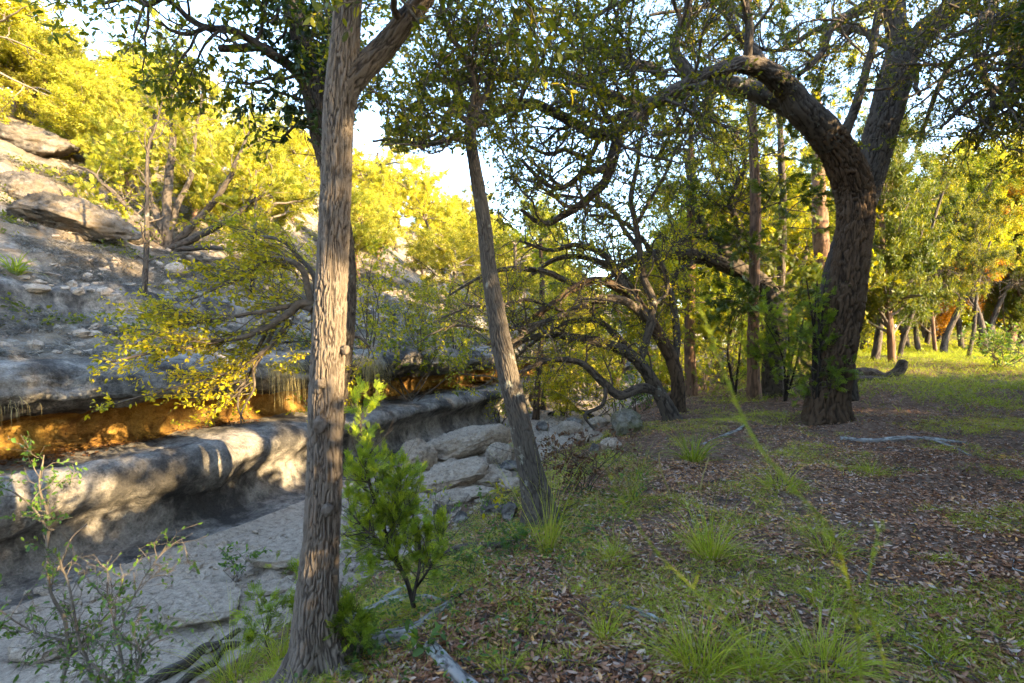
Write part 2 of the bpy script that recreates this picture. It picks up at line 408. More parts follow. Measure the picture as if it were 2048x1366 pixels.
M['grass'] = leaf_mat('grass', [(0, (.15, .20, .018)), (.5, (.34, .40, .028)), (.85, (.48, .47, .07)), (1, (.42, .34, .15))], .42, vary=.08)
M['grass_dry'] = leaf_mat('grass_dry', [(0, (.08, .07, .06)), (.6, (.20, .178, .15)), (1, (.40, .35, .26))], .3, (1.1, 1.05, .9), vary=.05)
M['grass_straw'] = leaf_mat('grass_straw', [(0, (.16, .12, .05)), (1, (.42, .34, .14))], .35, (1.2, 1.1, .7), vary=.05)
M['litter'] = leaf_mat('litter', [(0, (.05, .022, .012)), (.3, (.24, .092, .036)), (.6, (.38, .195, .105)), (.84, (.48, .37, .31)), (1, (.66, .33, .09))], .12, (1.2, 1, .7), spec=.4, rough=.55, vary=.02)
M['litter_brown'] = leaf_mat('litter_brown', [(0, (.045, .021, .010)), (.6, (.15, .07, .03)), (1, (.28, .155, .07))], .2, (1.2, 1, .7), vary=.02)
M['rock'] = rock_mat('rock', (.24, .212, .182), (.058, .052, .047), (.37, .33, .285), None, .46, 1., .9)
M['rock_slope'] = rock_mat('rock_slope', (.17, .145, .12), (.05, .043, .036), (.27, .235, .195), (.15, .11, .07), .48, 1.6, 1.)
M['rock_lip'] = rock_mat('rock_lip', (.22, .195, .165), (.052, .046, .041), (.38, .34, .29), None, .46, 1.3, .9, .8)
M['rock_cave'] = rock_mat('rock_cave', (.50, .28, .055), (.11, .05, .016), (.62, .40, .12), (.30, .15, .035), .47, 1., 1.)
M['rock_pale'] = rock_mat('rock_pale', (.34, .268, .20), (.15, .115, .084), (.47, .385, .295), None, .30, 1.8, .55)
M['rock_moss'] = rock_mat('rock_moss', (.22, .2, .16), (.08, .07, .05), (.3, .27, .2), (.10, .10, .03), .4, 2., .7)
M['soil'] = soil_mat('soil', [(.3, (.05, .028, .018)), (.5, (.125, .075, .048)), (.7, (.25, .17, .12))], 14., .6)
M['hill_soil'] = rock_mat('hill_soil', (.20, .165, .125), (.09, .07, .055), (.36, .315, .26), (.19, .135, .08), .38, 1.5, .9)
# ------------------------------------------------------------------ place: camera at (0,0,1.5), creek axis runs away to the right
CAM = np.array([0., 0., 1.5]); F_PX = 1024.
A0 = np.array([-5.05, 5.6]); DV = np.array([.408, .913]); NV = np.array([-.913, .408])
def ray(px, py, Y):
    return np.array([(px - 1024) / F_PX * Y, Y, 1.5 - (py - 683) / F_PX * Y])
def st(x, y):
    dx = np.asarray(x, float) - A0[0]; dy = np.asarray(y, float) - A0[1]
    return dx * DV[0] + dy * DV[1], dx * NV[0] + dy * NV[1]
def wxy(s, t):
    return A0[0] + s * DV[0] + t * NV[0], A0[1] + s * DV[1] + t * NV[1]
def wig(s):
    s = np.asarray(s, float)
    return .26 * pnoise(v3(s * .27, 3.13, .37), 4)

R_T = np.array([-400, -120, -60, -30, -14, -8.5, -6.3, -5.5, -5.0, -4.6, -4.0, -3.5, -3.15, -1.0]); R_Z = np.array([.1, .1, .1, .1, .08, .06, .02, -.05, -.18, -.40, -.70, -.92, -1.0, -1.02])
H_T = np.array([.7, 1.5, 2.2, 2.9, 3.12, 3.26, 3.6, 4.5, 4.58, 5., 6.2, 6.3, 7., 9., 14., 20., 30., 40., 70., 200.]); H_Z = np.array([1.3, 1.42, 1.62, 1.86, 1.95, 2.38, 2.5, 2.78, 2.93, 3.08, 3.5, 3.72, 3.9, 5.3, 8.4, 11.2, 14.6, 15.8, 16.5, 17.])
def z_right(x, y):
    s, t = st(x, y)
    tw = t - .35 * vnoise(v3(s * .45, 1.7), 21) * sstep(-9, -5, t) * sstep(-2.6, -3.4, t)
    r = np.hypot(x, y)
    z = np.interp(tw, R_T, R_Z)
    z = z + sstep(9, 24, r) * .85 * sstep(-6., -8.5, t) + sstep(24, 90, r) * 2.2 * sstep(-7, -12, t)
    z = z + sstep(16, 45, s) * .9 * sstep(-7.5, -3, t) * sstep(-.3, -2.5, t)*.6
    p = v3(x, y)
    k = sstep(-3.2, -5.2, t)
    z = z + .07 * vnoise(p * .8, 31) + (.02 + .015 * k) * vnoise(p * 3.1, 32) + .012 * vnoise(p * 9., 33)
    ck = 1 - k
    z = z + ck * (.09 * np.floor(2.2 * vnoise(p * 1.2 + .3 * vnoise(p * 4., 36)[..., None], 34)) / 2.2 * .6 + .03 * fbm(p * 5.5, 2, 35) + .012 * vnoise(p * 16., 37))
    return z
def z_hill(x, y):
    s, t = st(x, y)
    te = t - wig(s)
    p = v3(x, y)
    z = np.interp(te, H_T, H_Z)
    k = sstep(.7, 1.6, te)
    z = z + k * (.12 * vnoise(p * .7, 41) + .06 * fbm(p * 2.6, 3, 42) + .05 * np.abs(vnoise(p * 5.5, 44))) + sstep(8, 14, te) * .8 * vnoise(p * .21, 43)
    return z
def surf(x, y):
    s, t = st(x, y); te = t - wig(s)
    zl = np.interp(te, [-1, 0, .25, 1.3], [-1.0, -.9, .02, .06])
    return np.where(te > .7, z_hill(x, y), np.where(te > -.9, np.maximum(zl, z_right(x, y) - .3), z_right(x, y)))
def G(px, py, dz=0.):
    """the point of the ground seen at a pixel of the photograph"""
    y = np.concatenate([np.linspace(1.2, 14, 1400), np.linspace(14.01, 120, 2500)])
    x = (px - 1024) / F_PX * y; z = 1.5 - (py - 683) / F_PX * y
    g = surf(x, y); i = np.argmax(z < g)
    if not (z < g).any(): i = len(y) - 1
    return np.array([x[i], y[i], g[i] + dz])

# shared rows along the creek
def warp_rows():
    a = np.arange(-5.2, 13.0, .045); o = [a]
    d = .045; v = a[-1]; up = []
    while v < 230: d *= 1.045; v += min(d, 6); up.append(v)
    d = .045; v = a[0]; dn = []
    while v > -70: d *= 1.09; v -= min(d, 8); dn.append(v)
    return np.concatenate([dn[::-1], a, up])
S = warp_rows(); NS = len(S)

# right side sheet: forest floor and creek bed (t < -0.9)
tr = np.concatenate([[-300, -220, -160, -120, -90, -70, -55, -45, -38, -32, -28, -25, -22.5, -20.2, -18.2, -16.5, -15], np.arange(-14, -3.2, .09), np.arange(-3.2, -.901, .05)])
tr[-1] = -.9
SX, TX = np.meshgrid(S, tr, indexing='ij'); X, Y = wxy(SX, TX); RV = v3(X, Y, z_right(X, Y))
kb = int(np.argmin(np.abs(tr + 3.2)))
def sheet(name, V, m, tint=None):
    mb = MB(); mb.quads(V, grid_faces(V.shape[0], V.shape[1])[:, ::-1], 0. if tint is None else tint.ravel()); return mb.build(name, m)
def struct(o): o['kind'] = 'structure'; return o
GROUND = struct(sheet('ground', RV[:, :kb + 1], M['soil']))

# left side: profile with the water-worn ledge, the cave and the overhanging lip
prof = np.array([(-.9, -1.02), (-.3, -1.0), (-.03, -.97), (.10, -.88), (.24, -.64), (.20, -.44), (.0, -.28), (-.12, -.17), (-.09, -.05), (.08, .03), (.45, .06), (.95, .05), (1.35, .06),
                 (1.50, .12), (1.56, .28), (1.50, .44), (1.30, .55), (.95, .63), (.60, .70), (.40, .76), (.31, .84), (.28, .95), (.30, 1.08), (.36, 1.19), (.50, 1.27), (.7, 1.3)])
pr = spline(np.hstack([prof, np.zeros((len(prof), 1))]), 132)[:, :2]
pr[0] = prof[0]; pr[-1] = prof[-1]
hp_t = np.concatenate([np.linspace(.7, 3.0, 40)[1:], np.linspace(3.0, 3.7, 22)[1:], np.arange(3.75, 7.2, .06), np.arange(7.28, 9, .1), np.arange(9.1, 15, .22), np.arange(15.3, 32, .6), np.arange(33, 70, 2.), [80, 100, 140, 200]])
nP = len(pr)
tl = np.concatenate([pr[:, 0], hp_t]); zl = np.concatenate([pr[:, 1], np.interp(hp_t, H_T, H_Z)]); nL = len(tl)
SX, TX = np.meshgrid(S, tl, indexing='ij')
wk = sstep(-.9, -.2, TX)
TE = TX + wig(SX) * wk
X, Y = wxy(SX, TE); Z = np.broadcast_to(zl, X.shape).copy()
LV = v3(X, Y, Z)
# hillside heights
hk = np.arange(nL) >= nP
LV[:, hk, 2] = z_hill(X[:, hk], Y[:, hk])
# rock relief along profile normals
dt = np.gradient(tl); dz = np.gradient(zl); nt = -dz; nz = dt; q = np.hypot(nt, nz) + 1e-9; nt /= q; nz /= q
N3 = np.stack([np.broadcast_to(nt * NV[0], X.shape), np.broadcast_to(nt * NV[1], X.shape), np.broadcast_to(nz, X.shape)], -1)
idx = np.arange(nL)
iz = lambda a, b: int(np.argmin((tl - a) ** 2 + (zl - b) ** 2))
k_nose = iz(-.1, -.14); k_floor = iz(1.35, .06); k_ceil = iz(1.30, .55); k_lip = iz(.6, .7); k_top = nP - 1
w_low = sstep(2, 14, idx) * (1 - sstep(k_floor - 12, k_floor + 4, idx))
w_lip = sstep(k_ceil - 2, k_lip + 4, idx) * (1 - sstep(nP - 8, nP + 6, idx))
w_cave = sstep(k_floor - 6, k_floor + 6, idx) * (1 - sstep(k_ceil, k_lip + 4, idx))
w_b2 = ((tl > 2.95) & (tl < 3.75)).astype(float) * sstep(2.95, 3.1, tl) * (1 - sstep(3.5, 3.75, tl))
P = LV.copy()
sc = SX
low = .10 * pnoise(P * .55 + 3, 51) + .03 * pnoise(P * np.array([1.1, 1.1, 1.9]), 52) + .018 * pnoise(P * np.array([2.9, 2.9, 3.6]), 69) + .20 * (1 - sstep(1.7, 2.5, SX + .3 * pnoise(P * 1.3, 70))) * sstep(k_nose - 24, k_nose - 8, idx) * (1 - sstep(k_nose - 2, k_nose + 12, idx)) + .018 * fbm(P * 7., 3, 53) + .010 * fbm(P * 17, 2, 54)
jc = np.abs(vnoise(v3(SX * .55 + .5 * vnoise(P * 1.1, 66) * .3, 4.4), 65)); low = low - .05 * np.exp(-(jc / .010) ** 2) * (vnoise(P * .7, 67) > -.2) + .012 * np.minimum(fbm(P * 8., 2, 68), 0)
zl_ = P[..., 2] + .10 * pnoise(P * np.array([.8, .8, .3]), 74)
for z0, w0, d0 in ((-.30, .018, .03), (-.55, .014, .025), (-.12, .010, .018), (-.74, .02, .03)): low = low - d0 * np.exp(-((zl_ - z0) / w0) ** 2) * sstep(-.1, .35, pnoise(P * 1.1 + z0 * 9, 75))
low = low + .014 * pnoise(P * 11., 76) - .03 * np.maximum(np.abs(pnoise(P * 5.5, 78)) - .42, 0)
lip = .13 * vnoise(P * np.array([.9, .9, .7]) + 8, 55) + .07 * fbm(P * np.array([2.2, 2.2, 3.]), 3, 56) + .05 * vnoise(P * np.array([1.2, 1.2, 11.]), 57) + .016 * fbm(P * 14, 2, 58)
cav = .12 * vnoise(P * np.array([1.2, 1.2, .6]), 59) + .035 * fbm(P * 4, 3, 60) + .014 * fbm(P * 13, 2, 64)
b2 = .10 * fbm(P * np.array([1.3, 1.3, 2.]), 3, 61) + .06 * vnoise(P * np.array([1.1, 1.1, 12.]), 62) + .015 * fbm(P * 14, 2, 63)
disp = low * w_low + lip * w_lip + cav * w_cave + b2 * w_b2
LV = LV + N3 * disp[..., None]
LV[:, 0] = RV[:, -1]
for k in range(1, 6):  # ease the join with the creek bed
    LV[:, k, 2] = LV[:, k, 2] * (k / 6) + z_right(LV[:, k, 0], LV[:, k, 1]) * (1 - k / 6)
far = S > 60
bed = np.concatenate([RV[:, kb:], LV[:, 1:8]], 1)
struct(sheet('creek_bed', bed, M['rock_pale']))
k_cv0 = k_floor + 1; k_cv1 = k_ceil + 4
o = sheet('rock_ledge', LV[:, 7:k_cv0 + 1], M['rock']); tag(o, 'low rounded grey limestone ledge running along the left side of the dry creek bed', 'ledge')
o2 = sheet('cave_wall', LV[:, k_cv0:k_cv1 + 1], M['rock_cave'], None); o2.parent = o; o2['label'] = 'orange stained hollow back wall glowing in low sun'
o = sheet('rock_overhang', LV[:, k_cv1:k_top + 3], M['rock_lip']); tag(o, 'dark grey overhanging limestone lip above the orange lit hollow', 'overhang')
kb2a = int(np.argmin(np.abs(tl - 3.0) + 9 * (idx < nP))); kb2b = int(np.argmin(np.abs(tl - 3.72) + 9 * (idx < nP)))
struct(sheet('hillside', LV[:, k_top + 2:kb2a + 1], M['hill_soil']))
o = sheet('rock_ledge', LV[:, kb2a:kb2b + 1], M['rock_lip']); tag(o, 'pale blue grey layered rock band halfway up the left slope, above the overhang', 'ledge')
struct(sheet('hillside', LV[:, kb2b:], M['hill_soil']))

def hillpts(n, s0, s1, t0, t1, rg=rng):
    s = rg.uniform(s0, s1, n); t = rg.uniform(t0, t1, n) + wig(s); x, y = wxy(s, t); return v3(x, y, z_hill(x, y))

# ------------------------------------------------------------------ boulders and slabs
def boulder(name, label, c, size, rot=0., tilt=(0, 0), seed=0, m='rock', cat='boulder', flat=.0, rough=.12, res=40, group=None, sink=.25, angular=.5):
    th = np.linspace(0, PI, res); ph = np.linspace(0, 2 * PI, res * 2, endpoint=False)
    T, Pp = np.meshgrid(th, ph, indexing='ij')
    d = v3(np.sin(T) * np.cos(Pp), np.sin(T) * np.sin(Pp), np.cos(T))
    g = np.random.default_rng(seed)
    V = d.copy()
    # cut by random planes for a broken, angular body
    for i in range(9):
        n = unit(g.normal(size=3) * np.array([1, 1, .8])); h = g.uniform(.62, .9)
        k = np.maximum((V * n).sum(-1) - h, 0)
        V = V - n * (k * angular * 1.6)[..., None].clip(0, 10)
    if flat: V[..., 2] = np.where(V[..., 2] > flat, flat + (V[..., 2] - flat) * .12, V[..., 2])
    V = V * (1 + rough * vnoise(d * 1.8 + seed, seed) + .5 * rough * fbm(d * 4.2 + seed, 3, seed + 1))[..., None]
    V = V * np.array(size) * .5
    V = V + d * (.05 * min(size) * fbm(d * 15, 2, seed + 2))[..., None]
    for ax, an in ((0, tilt[0]), (1, tilt[1]), (2, rot)):
        c_, s_ = math.cos(an), math.sin(an); a, b = [(1, 2), (2, 0), (0, 1)][ax]
        va = V[..., a] * c_ - V[..., b] * s_; vb = V[..., a] * s_ + V[..., b] * c_; V[..., a] = va; V[..., b] = vb
    V[..., 2] += size[2] * (.5 - sink)
    mb = MB(); mb.quads(V, grid_faces(res, res * 2, True)[:, ::-1])
    ob = mb.build(name, M[m]); ob.location = c
    return tag(ob, label, cat, group)
def at_px(px, py, wpx): # world width of wpx photo pixels on the ground at that spot
    g = G(px, py); return g, wpx / F_PX * g[1]
def rock_at(px, py, w, hgt, depth, label, name='boulder', **kw):
    g, W = at_px(px, py, w)
    g = g + np.array([0, depth * W * .35, 0])
    return boulder(name, label, g, (W, W * depth, hgt / w * W * kw.pop('hk', 1.25)), **kw)
ang = math.radians(24)
rock_at(925, 915, 225, 62, .42, 'long pale grey boulder lying along the creek, tilted up to the right', rot=.5, tilt=(0, -.16), seed=2, m='rock_pale', flat=.55, res=56)
rock_at(832, 940, 84, 62, .8, 'squat pale grey block at the near left end of the long creek boulder', seed=3, m='rock_pale', rot=.4)
rock_at(1000, 928, 74, 40, .8, 'rounded grey boulder just left of the leaning trunk', seed=4, m='rock_pale', rot=1.)
rock_at(900, 978, 170, 50, .6, 'broad tilted stone slab in front of the long creek boulder', name='stone_slab', cat='slab', seed=5, m='rock_pale', rot=.6, tilt=(.2, -.2), flat=.5, res=48)
rock_at(985, 972, 84, 34, .8, 'pale broken block under the leaves beside the leaning trunk', seed=6, m='rock_pale', rot=.2)
rock_at(955, 1000, 72, 26, .8, 'small flat pale rock at the foot of the broad tilted slab', seed=7, m='rock_pale', flat=.4)
rock_at(905, 1022, 84, 36, .9, 'pale rock nearest the green juniper sapling, partly hidden by leaves', seed=8, m='rock_pale', rot=.7)
rock_at(1022, 985, 50, 26, .9, 'small pale stone touching the leaning trunk', name='stone', cat='stone', seed=9, m='rock_pale')
rock_at(360, 1262, 215, 50, .75, 'large flat pale stone slab on the near creek bed', name='stone_slab', cat='slab', seed=10, m='rock_pale', flat=.25, rot=-.2, sink=.08, res=56, rough=.09)
rock_at(240, 1272, 46, 18, .7, 'small flat stone chip left of the large creek slab', name='stone', cat='stone', seed=12, m='rock_pale', flat=.3, sink=.35)
rock_at(545, 1140, 130, 30, .7, 'low broad stone sheet behind the foot of the thick near trunk', name='stone_slab', cat='slab', seed=13, m='rock_pale', flat=.25, sink=.15)
rock_at(530, 1192, 92, 22, .6, 'wedge shaped stone beside the foot of the thick near trunk', name='stone', cat='stone', seed=14, m='rock_pale', flat=.4, rot=.5)
rock_at(50, 1330, 150, 40, .8, 'flat pinkish stone slab in the bottom left corner', name='stone_slab', cat='slab', seed=15, m='rock_pale', flat=.25, sink=.12)
rock_at(1256, 868, 72, 50, .8, 'mossy brown boulder at the foot of the many stemmed oak', seed=16, m='rock_moss')
rock_at(1226, 900, 50, 24, .8, 'pale angular stone below the mossy boulder', name='stone', cat='stone', seed=17, m='rock_pale')
rock_at(1185, 885, 62, 22, .8, 'flat grey stone at the far bend of the creek', name='stone', cat='stone', seed=18, m='rock_pale')
rock_at(1140, 868, 60, 24, .8, 'far grey boulder under the drooping oak limbs', seed=19, m='rock_pale')
rock_at(1200, 855, 44, 20, .8, 'far pale stone in the shade of the many stemmed oak', name='stone', cat='stone', seed=20, m='rock_pale')
rock_at(112, 458, 225, 72, .5, 'biggest grey boulder on the upper left slope, long and sloping', seed=21, m='rock_slope', rot=.35, tilt=(.1, .25), hk=1.3, angular=.7, res=56)
rock_at(25, 395, 150, 60, .6, 'grey boulder at the left edge, just above the biggest slope boulder', seed=22, m='rock_slope', tilt=(.1, .3), hk=1.3)
rock_at(225, 468, 120, 50, .6, 'grey boulder at the right end of the biggest slope boulder, left of the hill juniper', seed=23, m='rock_slope', tilt=(.1, .25), hk=1.3)
rock_at(20, 285, 190, 60, .5, 'sunlit pale rock shelf high on the left slope', seed=24, m='rock_slope', tilt=(.1, .2), hk=1.2)
rock_at(345, 548, 46, 24, .8, 'pale loose stone on the slope below the hill juniper', name='stone', cat='stone', seed=25, m='rock_pale')
rock_at(60, 585, 60, 18, .7, 'flat pale stone lying on top of the layered rock band', name='stone', cat='stone', seed=26, m='rock_pale')
rock_at(1165, 742, 130, 46, .6, 'grey rock outcrop beyond the drooping oak limbs', seed=28, m='rock', hk=1.4)

gr = np.random.default_rng(5)
for i in range(19):
    px, py = (gr.uniform(815, 1035), gr.uniform(935, 1050)) if i < 14 else (gr.uniform(1085, 1240), gr.uniform(850, 912))
    rock_at(px, py, gr.uniform(26, 62) * (1 if i < 14 else .7), gr.uniform(14, 34) * (1 if i < 14 else .6), .8, 'small angular pale rock in the jumble beside the long creek boulder' if i < 14 else 'small angular pale rock strewn on the far bend of the creek', name='stone', cat='stone', seed=60 + i, m='rock', rot=gr.uniform(0, 3), tilt=(gr.normal(0, .2), gr.normal(0, .2)), angular=.9, res=20, rough=.07, group='angular rocks in the creek jumble' if i < 14 else 'angular rocks at the far creek bend')
# loose stones and grit nobody could count
def pebbles(name, pts, smin, smax, m, seed):
    g = np.random.default_rng(seed); mb = MB()
    r = 5; th = np.linspace(0, PI, r); ph = np.linspace(0, 2 * PI, 7, endpoint=False); T, Pp = np.meshgrid(th, ph, indexing='ij')
    d = v3(np.sin(T) * np.cos(Pp), np.sin(T) * np.sin(Pp), np.cos(T)).reshape(-1, 3)
    for v in range(4):
        q = pts[v::4]; n = len(q)
        dv = d * (1 + .45 * vnoise(d * 1.6 + v * 9, seed + v))[:, None]
        sz = smin + (smax - smin) * g.random(n) ** 3.2
        S3 = np.stack([sz, sz * g.uniform(.5, .9, n), sz * g.uniform(.25, .6, n)], -1)
        a = g.uniform(0, 2 * PI, n); R = frames(v3(np.cos(a), np.sin(a), g.normal(0, .2, n)), g.normal(size=(n, 3)) * .25 + np.array([0, 0, 1.]))
        F = grid_faces(r, 7, True)[:, ::-1]
        stamp(mb, (dv, [list(f) for f in F]), q, R, S3, g.random(n))
    o = mb.build(name, m, smooth=False); o['kind'] = 'stuff'; return o
n = 9000; s = rng.uniform(-4, 14, n); t = rng.uniform(-3.6, -.2, n); keep = vnoise(v3(s * .9, t * 1.3), 71) + .3 * vnoise(v3(s * 3, t * 3), 73) > .0
x, y = wxy(s[keep], t[keep]); pebbles('gravel', v3(x, y, z_right(x, y)), .006, .07, M['rock_pale'], 1)
pt = hillpts(6000, -4, 16, .9, 9.5); pt = pt[vnoise(pt * .8, 72) > -.1]; pebbles('scree', pt, .015, .16, M['rock_pale'], 2)
# ------------------------------------------------------------------ hero trees
def line(rows):
    """rows (px, py, half width px, distance) -> x, y, z, r"""
    return np.array([np.append(ray(a, b, Y), h / F_PX * Y) for a, b, h, Y in rows])
def base_on(row0, sink=.12):
    px, py, hw = row0
    g = G(px, py); return g
class Hero:
    def __init__(s, name, label, cat, loc, bark, twig='twig'):
        s.root = thing(name, label, cat, loc); s.loc = np.array(loc, float); s.bark = bark; s.twigm = twig
        s.P = []; s.R = []
    def _o(s, p): q = np.array(p, float); q[:, :3] -= s.loc; return q
    def trunk(s, rows, name='trunk', bark=None, feed=False, **kw):
        mb = MB(); bark_tube(mb, s._o(rows), **kw); o = mb.build(name, M[bark or s.bark], s.root)
        if feed: s.feed(rows)
        return o
    def limb(s, rows, name='limb', bark=None, feed=True, gn=.035, **kw):
        r = np.array(rows, float)
        n = max(8, int(len(r) * 4)); q = spline(r, n)
        q[1:, :3] += gn * fbm(q[1:, :3] * 1.9, 2, len(s.P) + 3)[:, None] * np.array([1, .6, 1.]) + gn * .6 * v3(vnoise(q[1:, :3] * 4, 5), vnoise(q[1:, :3] * 4, 6), vnoise(q[1:, :3] * 4, 7))
        kw.setdefault('seg', .03); kw.setdefault('sides', 24); kw.setdefault('amp', .006); kw.setdefault('fa', 26.); kw.setdefault('fl', 7.)
        mb = MB(); bark_tube(mb, s._o(q), seed=len(s.P), **kw); o = mb.build(name, M[bark or s.bark], s.root)
        if feed: s.feed(q)
        return o
    def feed(s, rows):
        P, R = resample(np.asarray(rows)[:, :3], np.asarray(rows)[:, 3], 24); s.P.append(P); s.R.append(R)
    def crown(s, m1, L1, m2, L2, m3, L3, nleaf, size, lm='leaf_oak', tpl=LEAF4, up=.05, drift=(0, 0, 0), wob=.3, umin=.2, tint=(.42, .2), ang=60, rg=None, name='foliage', clear=None, tw_name='twigs', spread=1., droop=-.15, bare=0., maxr=.02):
        rg = rg or np.random.default_rng(len(s.P) * 7 + m1)
        P = np.stack(s.P); R = np.stack(s.R)
        a, ra = grow(P, R, m1, L1, .45, ang, up, 9, wob, .5, .3, umin, 1., maxr, drift, rg)
        b, rb = grow(a, ra, m2, L2, .4, 50, up, 7, wob, .6, .3, .2, 1., maxr * .5, drift, rg)
        c, rc = grow(b, rb, m3, L3, .4, 45, up * .5, 5, wob, .7, .35, .15, 1., maxr * .22, drift, rg)
        if clear is not None:
            a, ra, b, rb, c, rc = [z for pair in ((q[clear(q)], w[clear(q)]) for q, w in ((a, ra), (b, rb), (c, rc))) for z in pair]
        mb = MB()
        tubes(mb, a - s.loc, np.maximum(ra, .0025), 5); tubes(mb, b - s.loc, np.maximum(rb, .0018), 4); tubes(mb, c - s.loc, np.maximum(rc, .0012), 3)
        mb.build(tw_name, M[s.twigm], s.root)
        if nleaf:
            mb = MB(); k = int(len(c) * (1 - bare)); leaves(mb, c[:k] - s.loc, int(nleaf * .8), size, tpl, tint=tint, rg=rg, spread=spread, droop=droop); leaves(mb, b - s.loc, int(nleaf * .2), size, tpl, umin=.5, tint=tint, rg=rg, spread=spread, droop=droop)
            mb.build(name, M[lm], s.root)
        return a, b, c
def not_near_cam(q):
    d = np.linalg.norm(q[:, q.shape[1] // 2] - CAM, axis=1); return d > 1.9
def keep_view_gap(rects, ymin=0):
    """drops twigs that would grow across clear parts of the view"""
    def f(q):
        ok = not_near_cam(q)
        for e in (0, q.shape[1] // 2, -1):
            p = q[:, e]; yy = np.maximum(p[:, 1], .2)
            px = 1024 + p[:, 0] / yy * F_PX; py = 683 - (p[:, 2] - 1.5) / yy * F_PX
            for (x0, y0, x1, y1) in rects: ok &= ~((px > x0) & (px < x1) & (py > y0) & (py < y1) & (p[:, 1] > ymin))
        return ok
    return f

# --- T1: thick near trunk
b = G(640, 1335); Y = b[1]
t1 = Hero('tree', 'thick furrowed grey brown trunk standing nearest on the left, forking near the top', 'tree', b, 'bark_grey')
rows = [(636, 1375, 58, Y), (634, 1290, 42.3, Y), (633, 1200, 37.8, Y), (642, 1080, 34.2, Y), (648, 980, 32.9, Y), (651, 860, 32.4, Y), (653, 780, 32.4, Y), (660, 640, 31.1, Y), (667, 500, 29.7, Y), (673, 360, 28.8, Y), (677, 240, 29.2, Y), (684, 160, 29.7, Y), (692, 60, 27.0, Y), (697, -40, 26.1, Y), (704, -220, 24.3, Y), (700, -480, 21.6, Y), (712, -800, 16.2, Y), (705, -1200, 7.2, Y)]
t1.trunk(line(rows), seg=.0045, sides=250, amp=.0095, fa=100., fl=10., seed=4, lump=.05, flare=.8, flare_len=.2)
t1.feed(line(rows[-4:]))
rl = [(684, 212, 27, Y), (700, 170, 26, Y + .01), (735, 130, 23.5, Y + .03), (775, 85, 22, Y + .05), (815, 35, 20, Y + .05), (860, -25, 18.5, Y + .05), (930, -150, 16, Y), (980, -320, 12, Y), (1100, -480, 7, Y - .1)]
t1.limb(line(rl), bark='bark_oak', seg=.006, sides=120, amp=.008, fa=75., fl=9., gn=.012, lump=.05)
for (px, py, r) in ((690, 700, 9), (642, 768, 10), (641, 850, 15), (655, 1020, 12)):   # knots
    c = ray(px, py, Y - (.03 if px > 680 else .078)) - t1.loc; mb = MB()
    th = np.linspace(0, PI, 14); ph = np.linspace(0, 2 * PI, 22, endpoint=False); T, Pp = np.meshgrid(th, ph, indexing='ij'); d = v3(np.sin(T) * np.cos(Pp), np.sin(T) * np.sin(Pp), np.cos(T))
    V = c + d * (r / F_PX * Y) * (1 + .3 * vnoise(d * 3 + px, 3) + .15 * vnoise(d * 8, 4))[..., None] * np.array([.9, .75, 1.05])
    mb.quads(V, grid_faces(14, 22, True)[:, ::-1], .5); mb.build('knot', M['bark_grey'], t1.root)
# surface roots
for rt in ([(640, 1330, 26, Y), (668, 1290, 17, Y + .02), (700, 1262, 12, Y + .08), (745, 1245, 8, Y + .15)], [(618, 1335, 26, Y), (590, 1310, 18, Y + .1), (560, 1285, 13, Y + .25), (500, 1290, 8, Y + .4)], [(650, 1345, 26, Y - .05), (690, 1352, 18, Y - .08), (735, 1368, 12, Y - .15)]):
    r = line(rt); r[:, 2] = np.minimum(r[:, 2], surf(r[:, 0], r[:, 1]) + r[:, 3] * .5); mb = MB(); r[:, :3] -= t1.loc; bark_tube(mb, r, seg=.012, sides=40, amp=.008, fa=40., fl=9., seed=6); mb.build('root', M['bark_grey'], t1.root)
gapT1 = keep_view_gap([(560, 150, 860, 1366), (0, 300, 2048, 1366)])
t1.crown(36, .9, 300, .42, 900, .2, 7000, .05, 'leaf_oak', LEAF6, up=.03, clear=gapT1, tint=(.5, .25), rg=np.random.default_rng(5))

# --- T2: darker leaning tree right behind it
b = G(640, 1180); Y = b[1]
t2 = Hero('tree', 'darker curving trunk right behind the thick near trunk, with leafy sprigs and a branch stub', 'tree', b, 'bark_oak')
rows = [(636, 1200, 24, Y), (650, 1000, 19, Y), (676, 800, 18, Y), (694, 620, 17, Y), (692, 500, 16, Y), (672, 390, 17, Y), (645, 290, 18, Y), (628, 205, 19, Y), (608, 120, 18, Y), (595, 40, 17, Y), (590, -60, 16, Y), (610, -250, 13, Y), (600, -480, 8, Y)]
t2.trunk(line(rows), seg=.01, sides=90, amp=.010, fa=60., fl=8., seed=14, flare=.4, feed=False)
t2.feed(line(rows[7:]))
t2.limb(line([(645, 300, 11, Y), (640, 180, 10, Y + .1), (655, 60, 9, Y + .15), (650, -60, 8, Y + .15)]))
t2.limb(line([(622, 180, 11, Y), (585, 128, 10, Y - .15), (545, 102, 9.5, Y - .3), (505, 78, 8, Y - .4), (462, 60, 7.5, Y - .5), (415, 58, 6.5, Y - .6), (385, 40, 6, Y - .65), (362, 12, 5, Y - .7), (330, -12, 4, Y - .8)]))
t2.limb(line([(545, 102, 8, Y - .3), (520, 96, 8.5, Y - .32), (480, 98, 8, Y - .34), (437, 98, 6.5, Y - .36)]), feed=False, name='broken_stub', cap=True, gn=.01)
t2.limb(line([(415, 58, 5, Y - .6), (380, 70, 4, Y - .7), (350, 62, 3, Y - .8), (320, 45, 2, Y - .9)]))
t2.limb(line([(330, -14, 7, Y - .3), (290, 8, 6, Y - .35), (250, -6, 5, Y - .4), (200, 10, 3, Y - .5)]))
gapT2 = keep_view_gap([(0, 255, 470, 1366), (470, 330, 2048, 1366), (720, 230, 1000, 420), (0, 120, 250, 1366)])
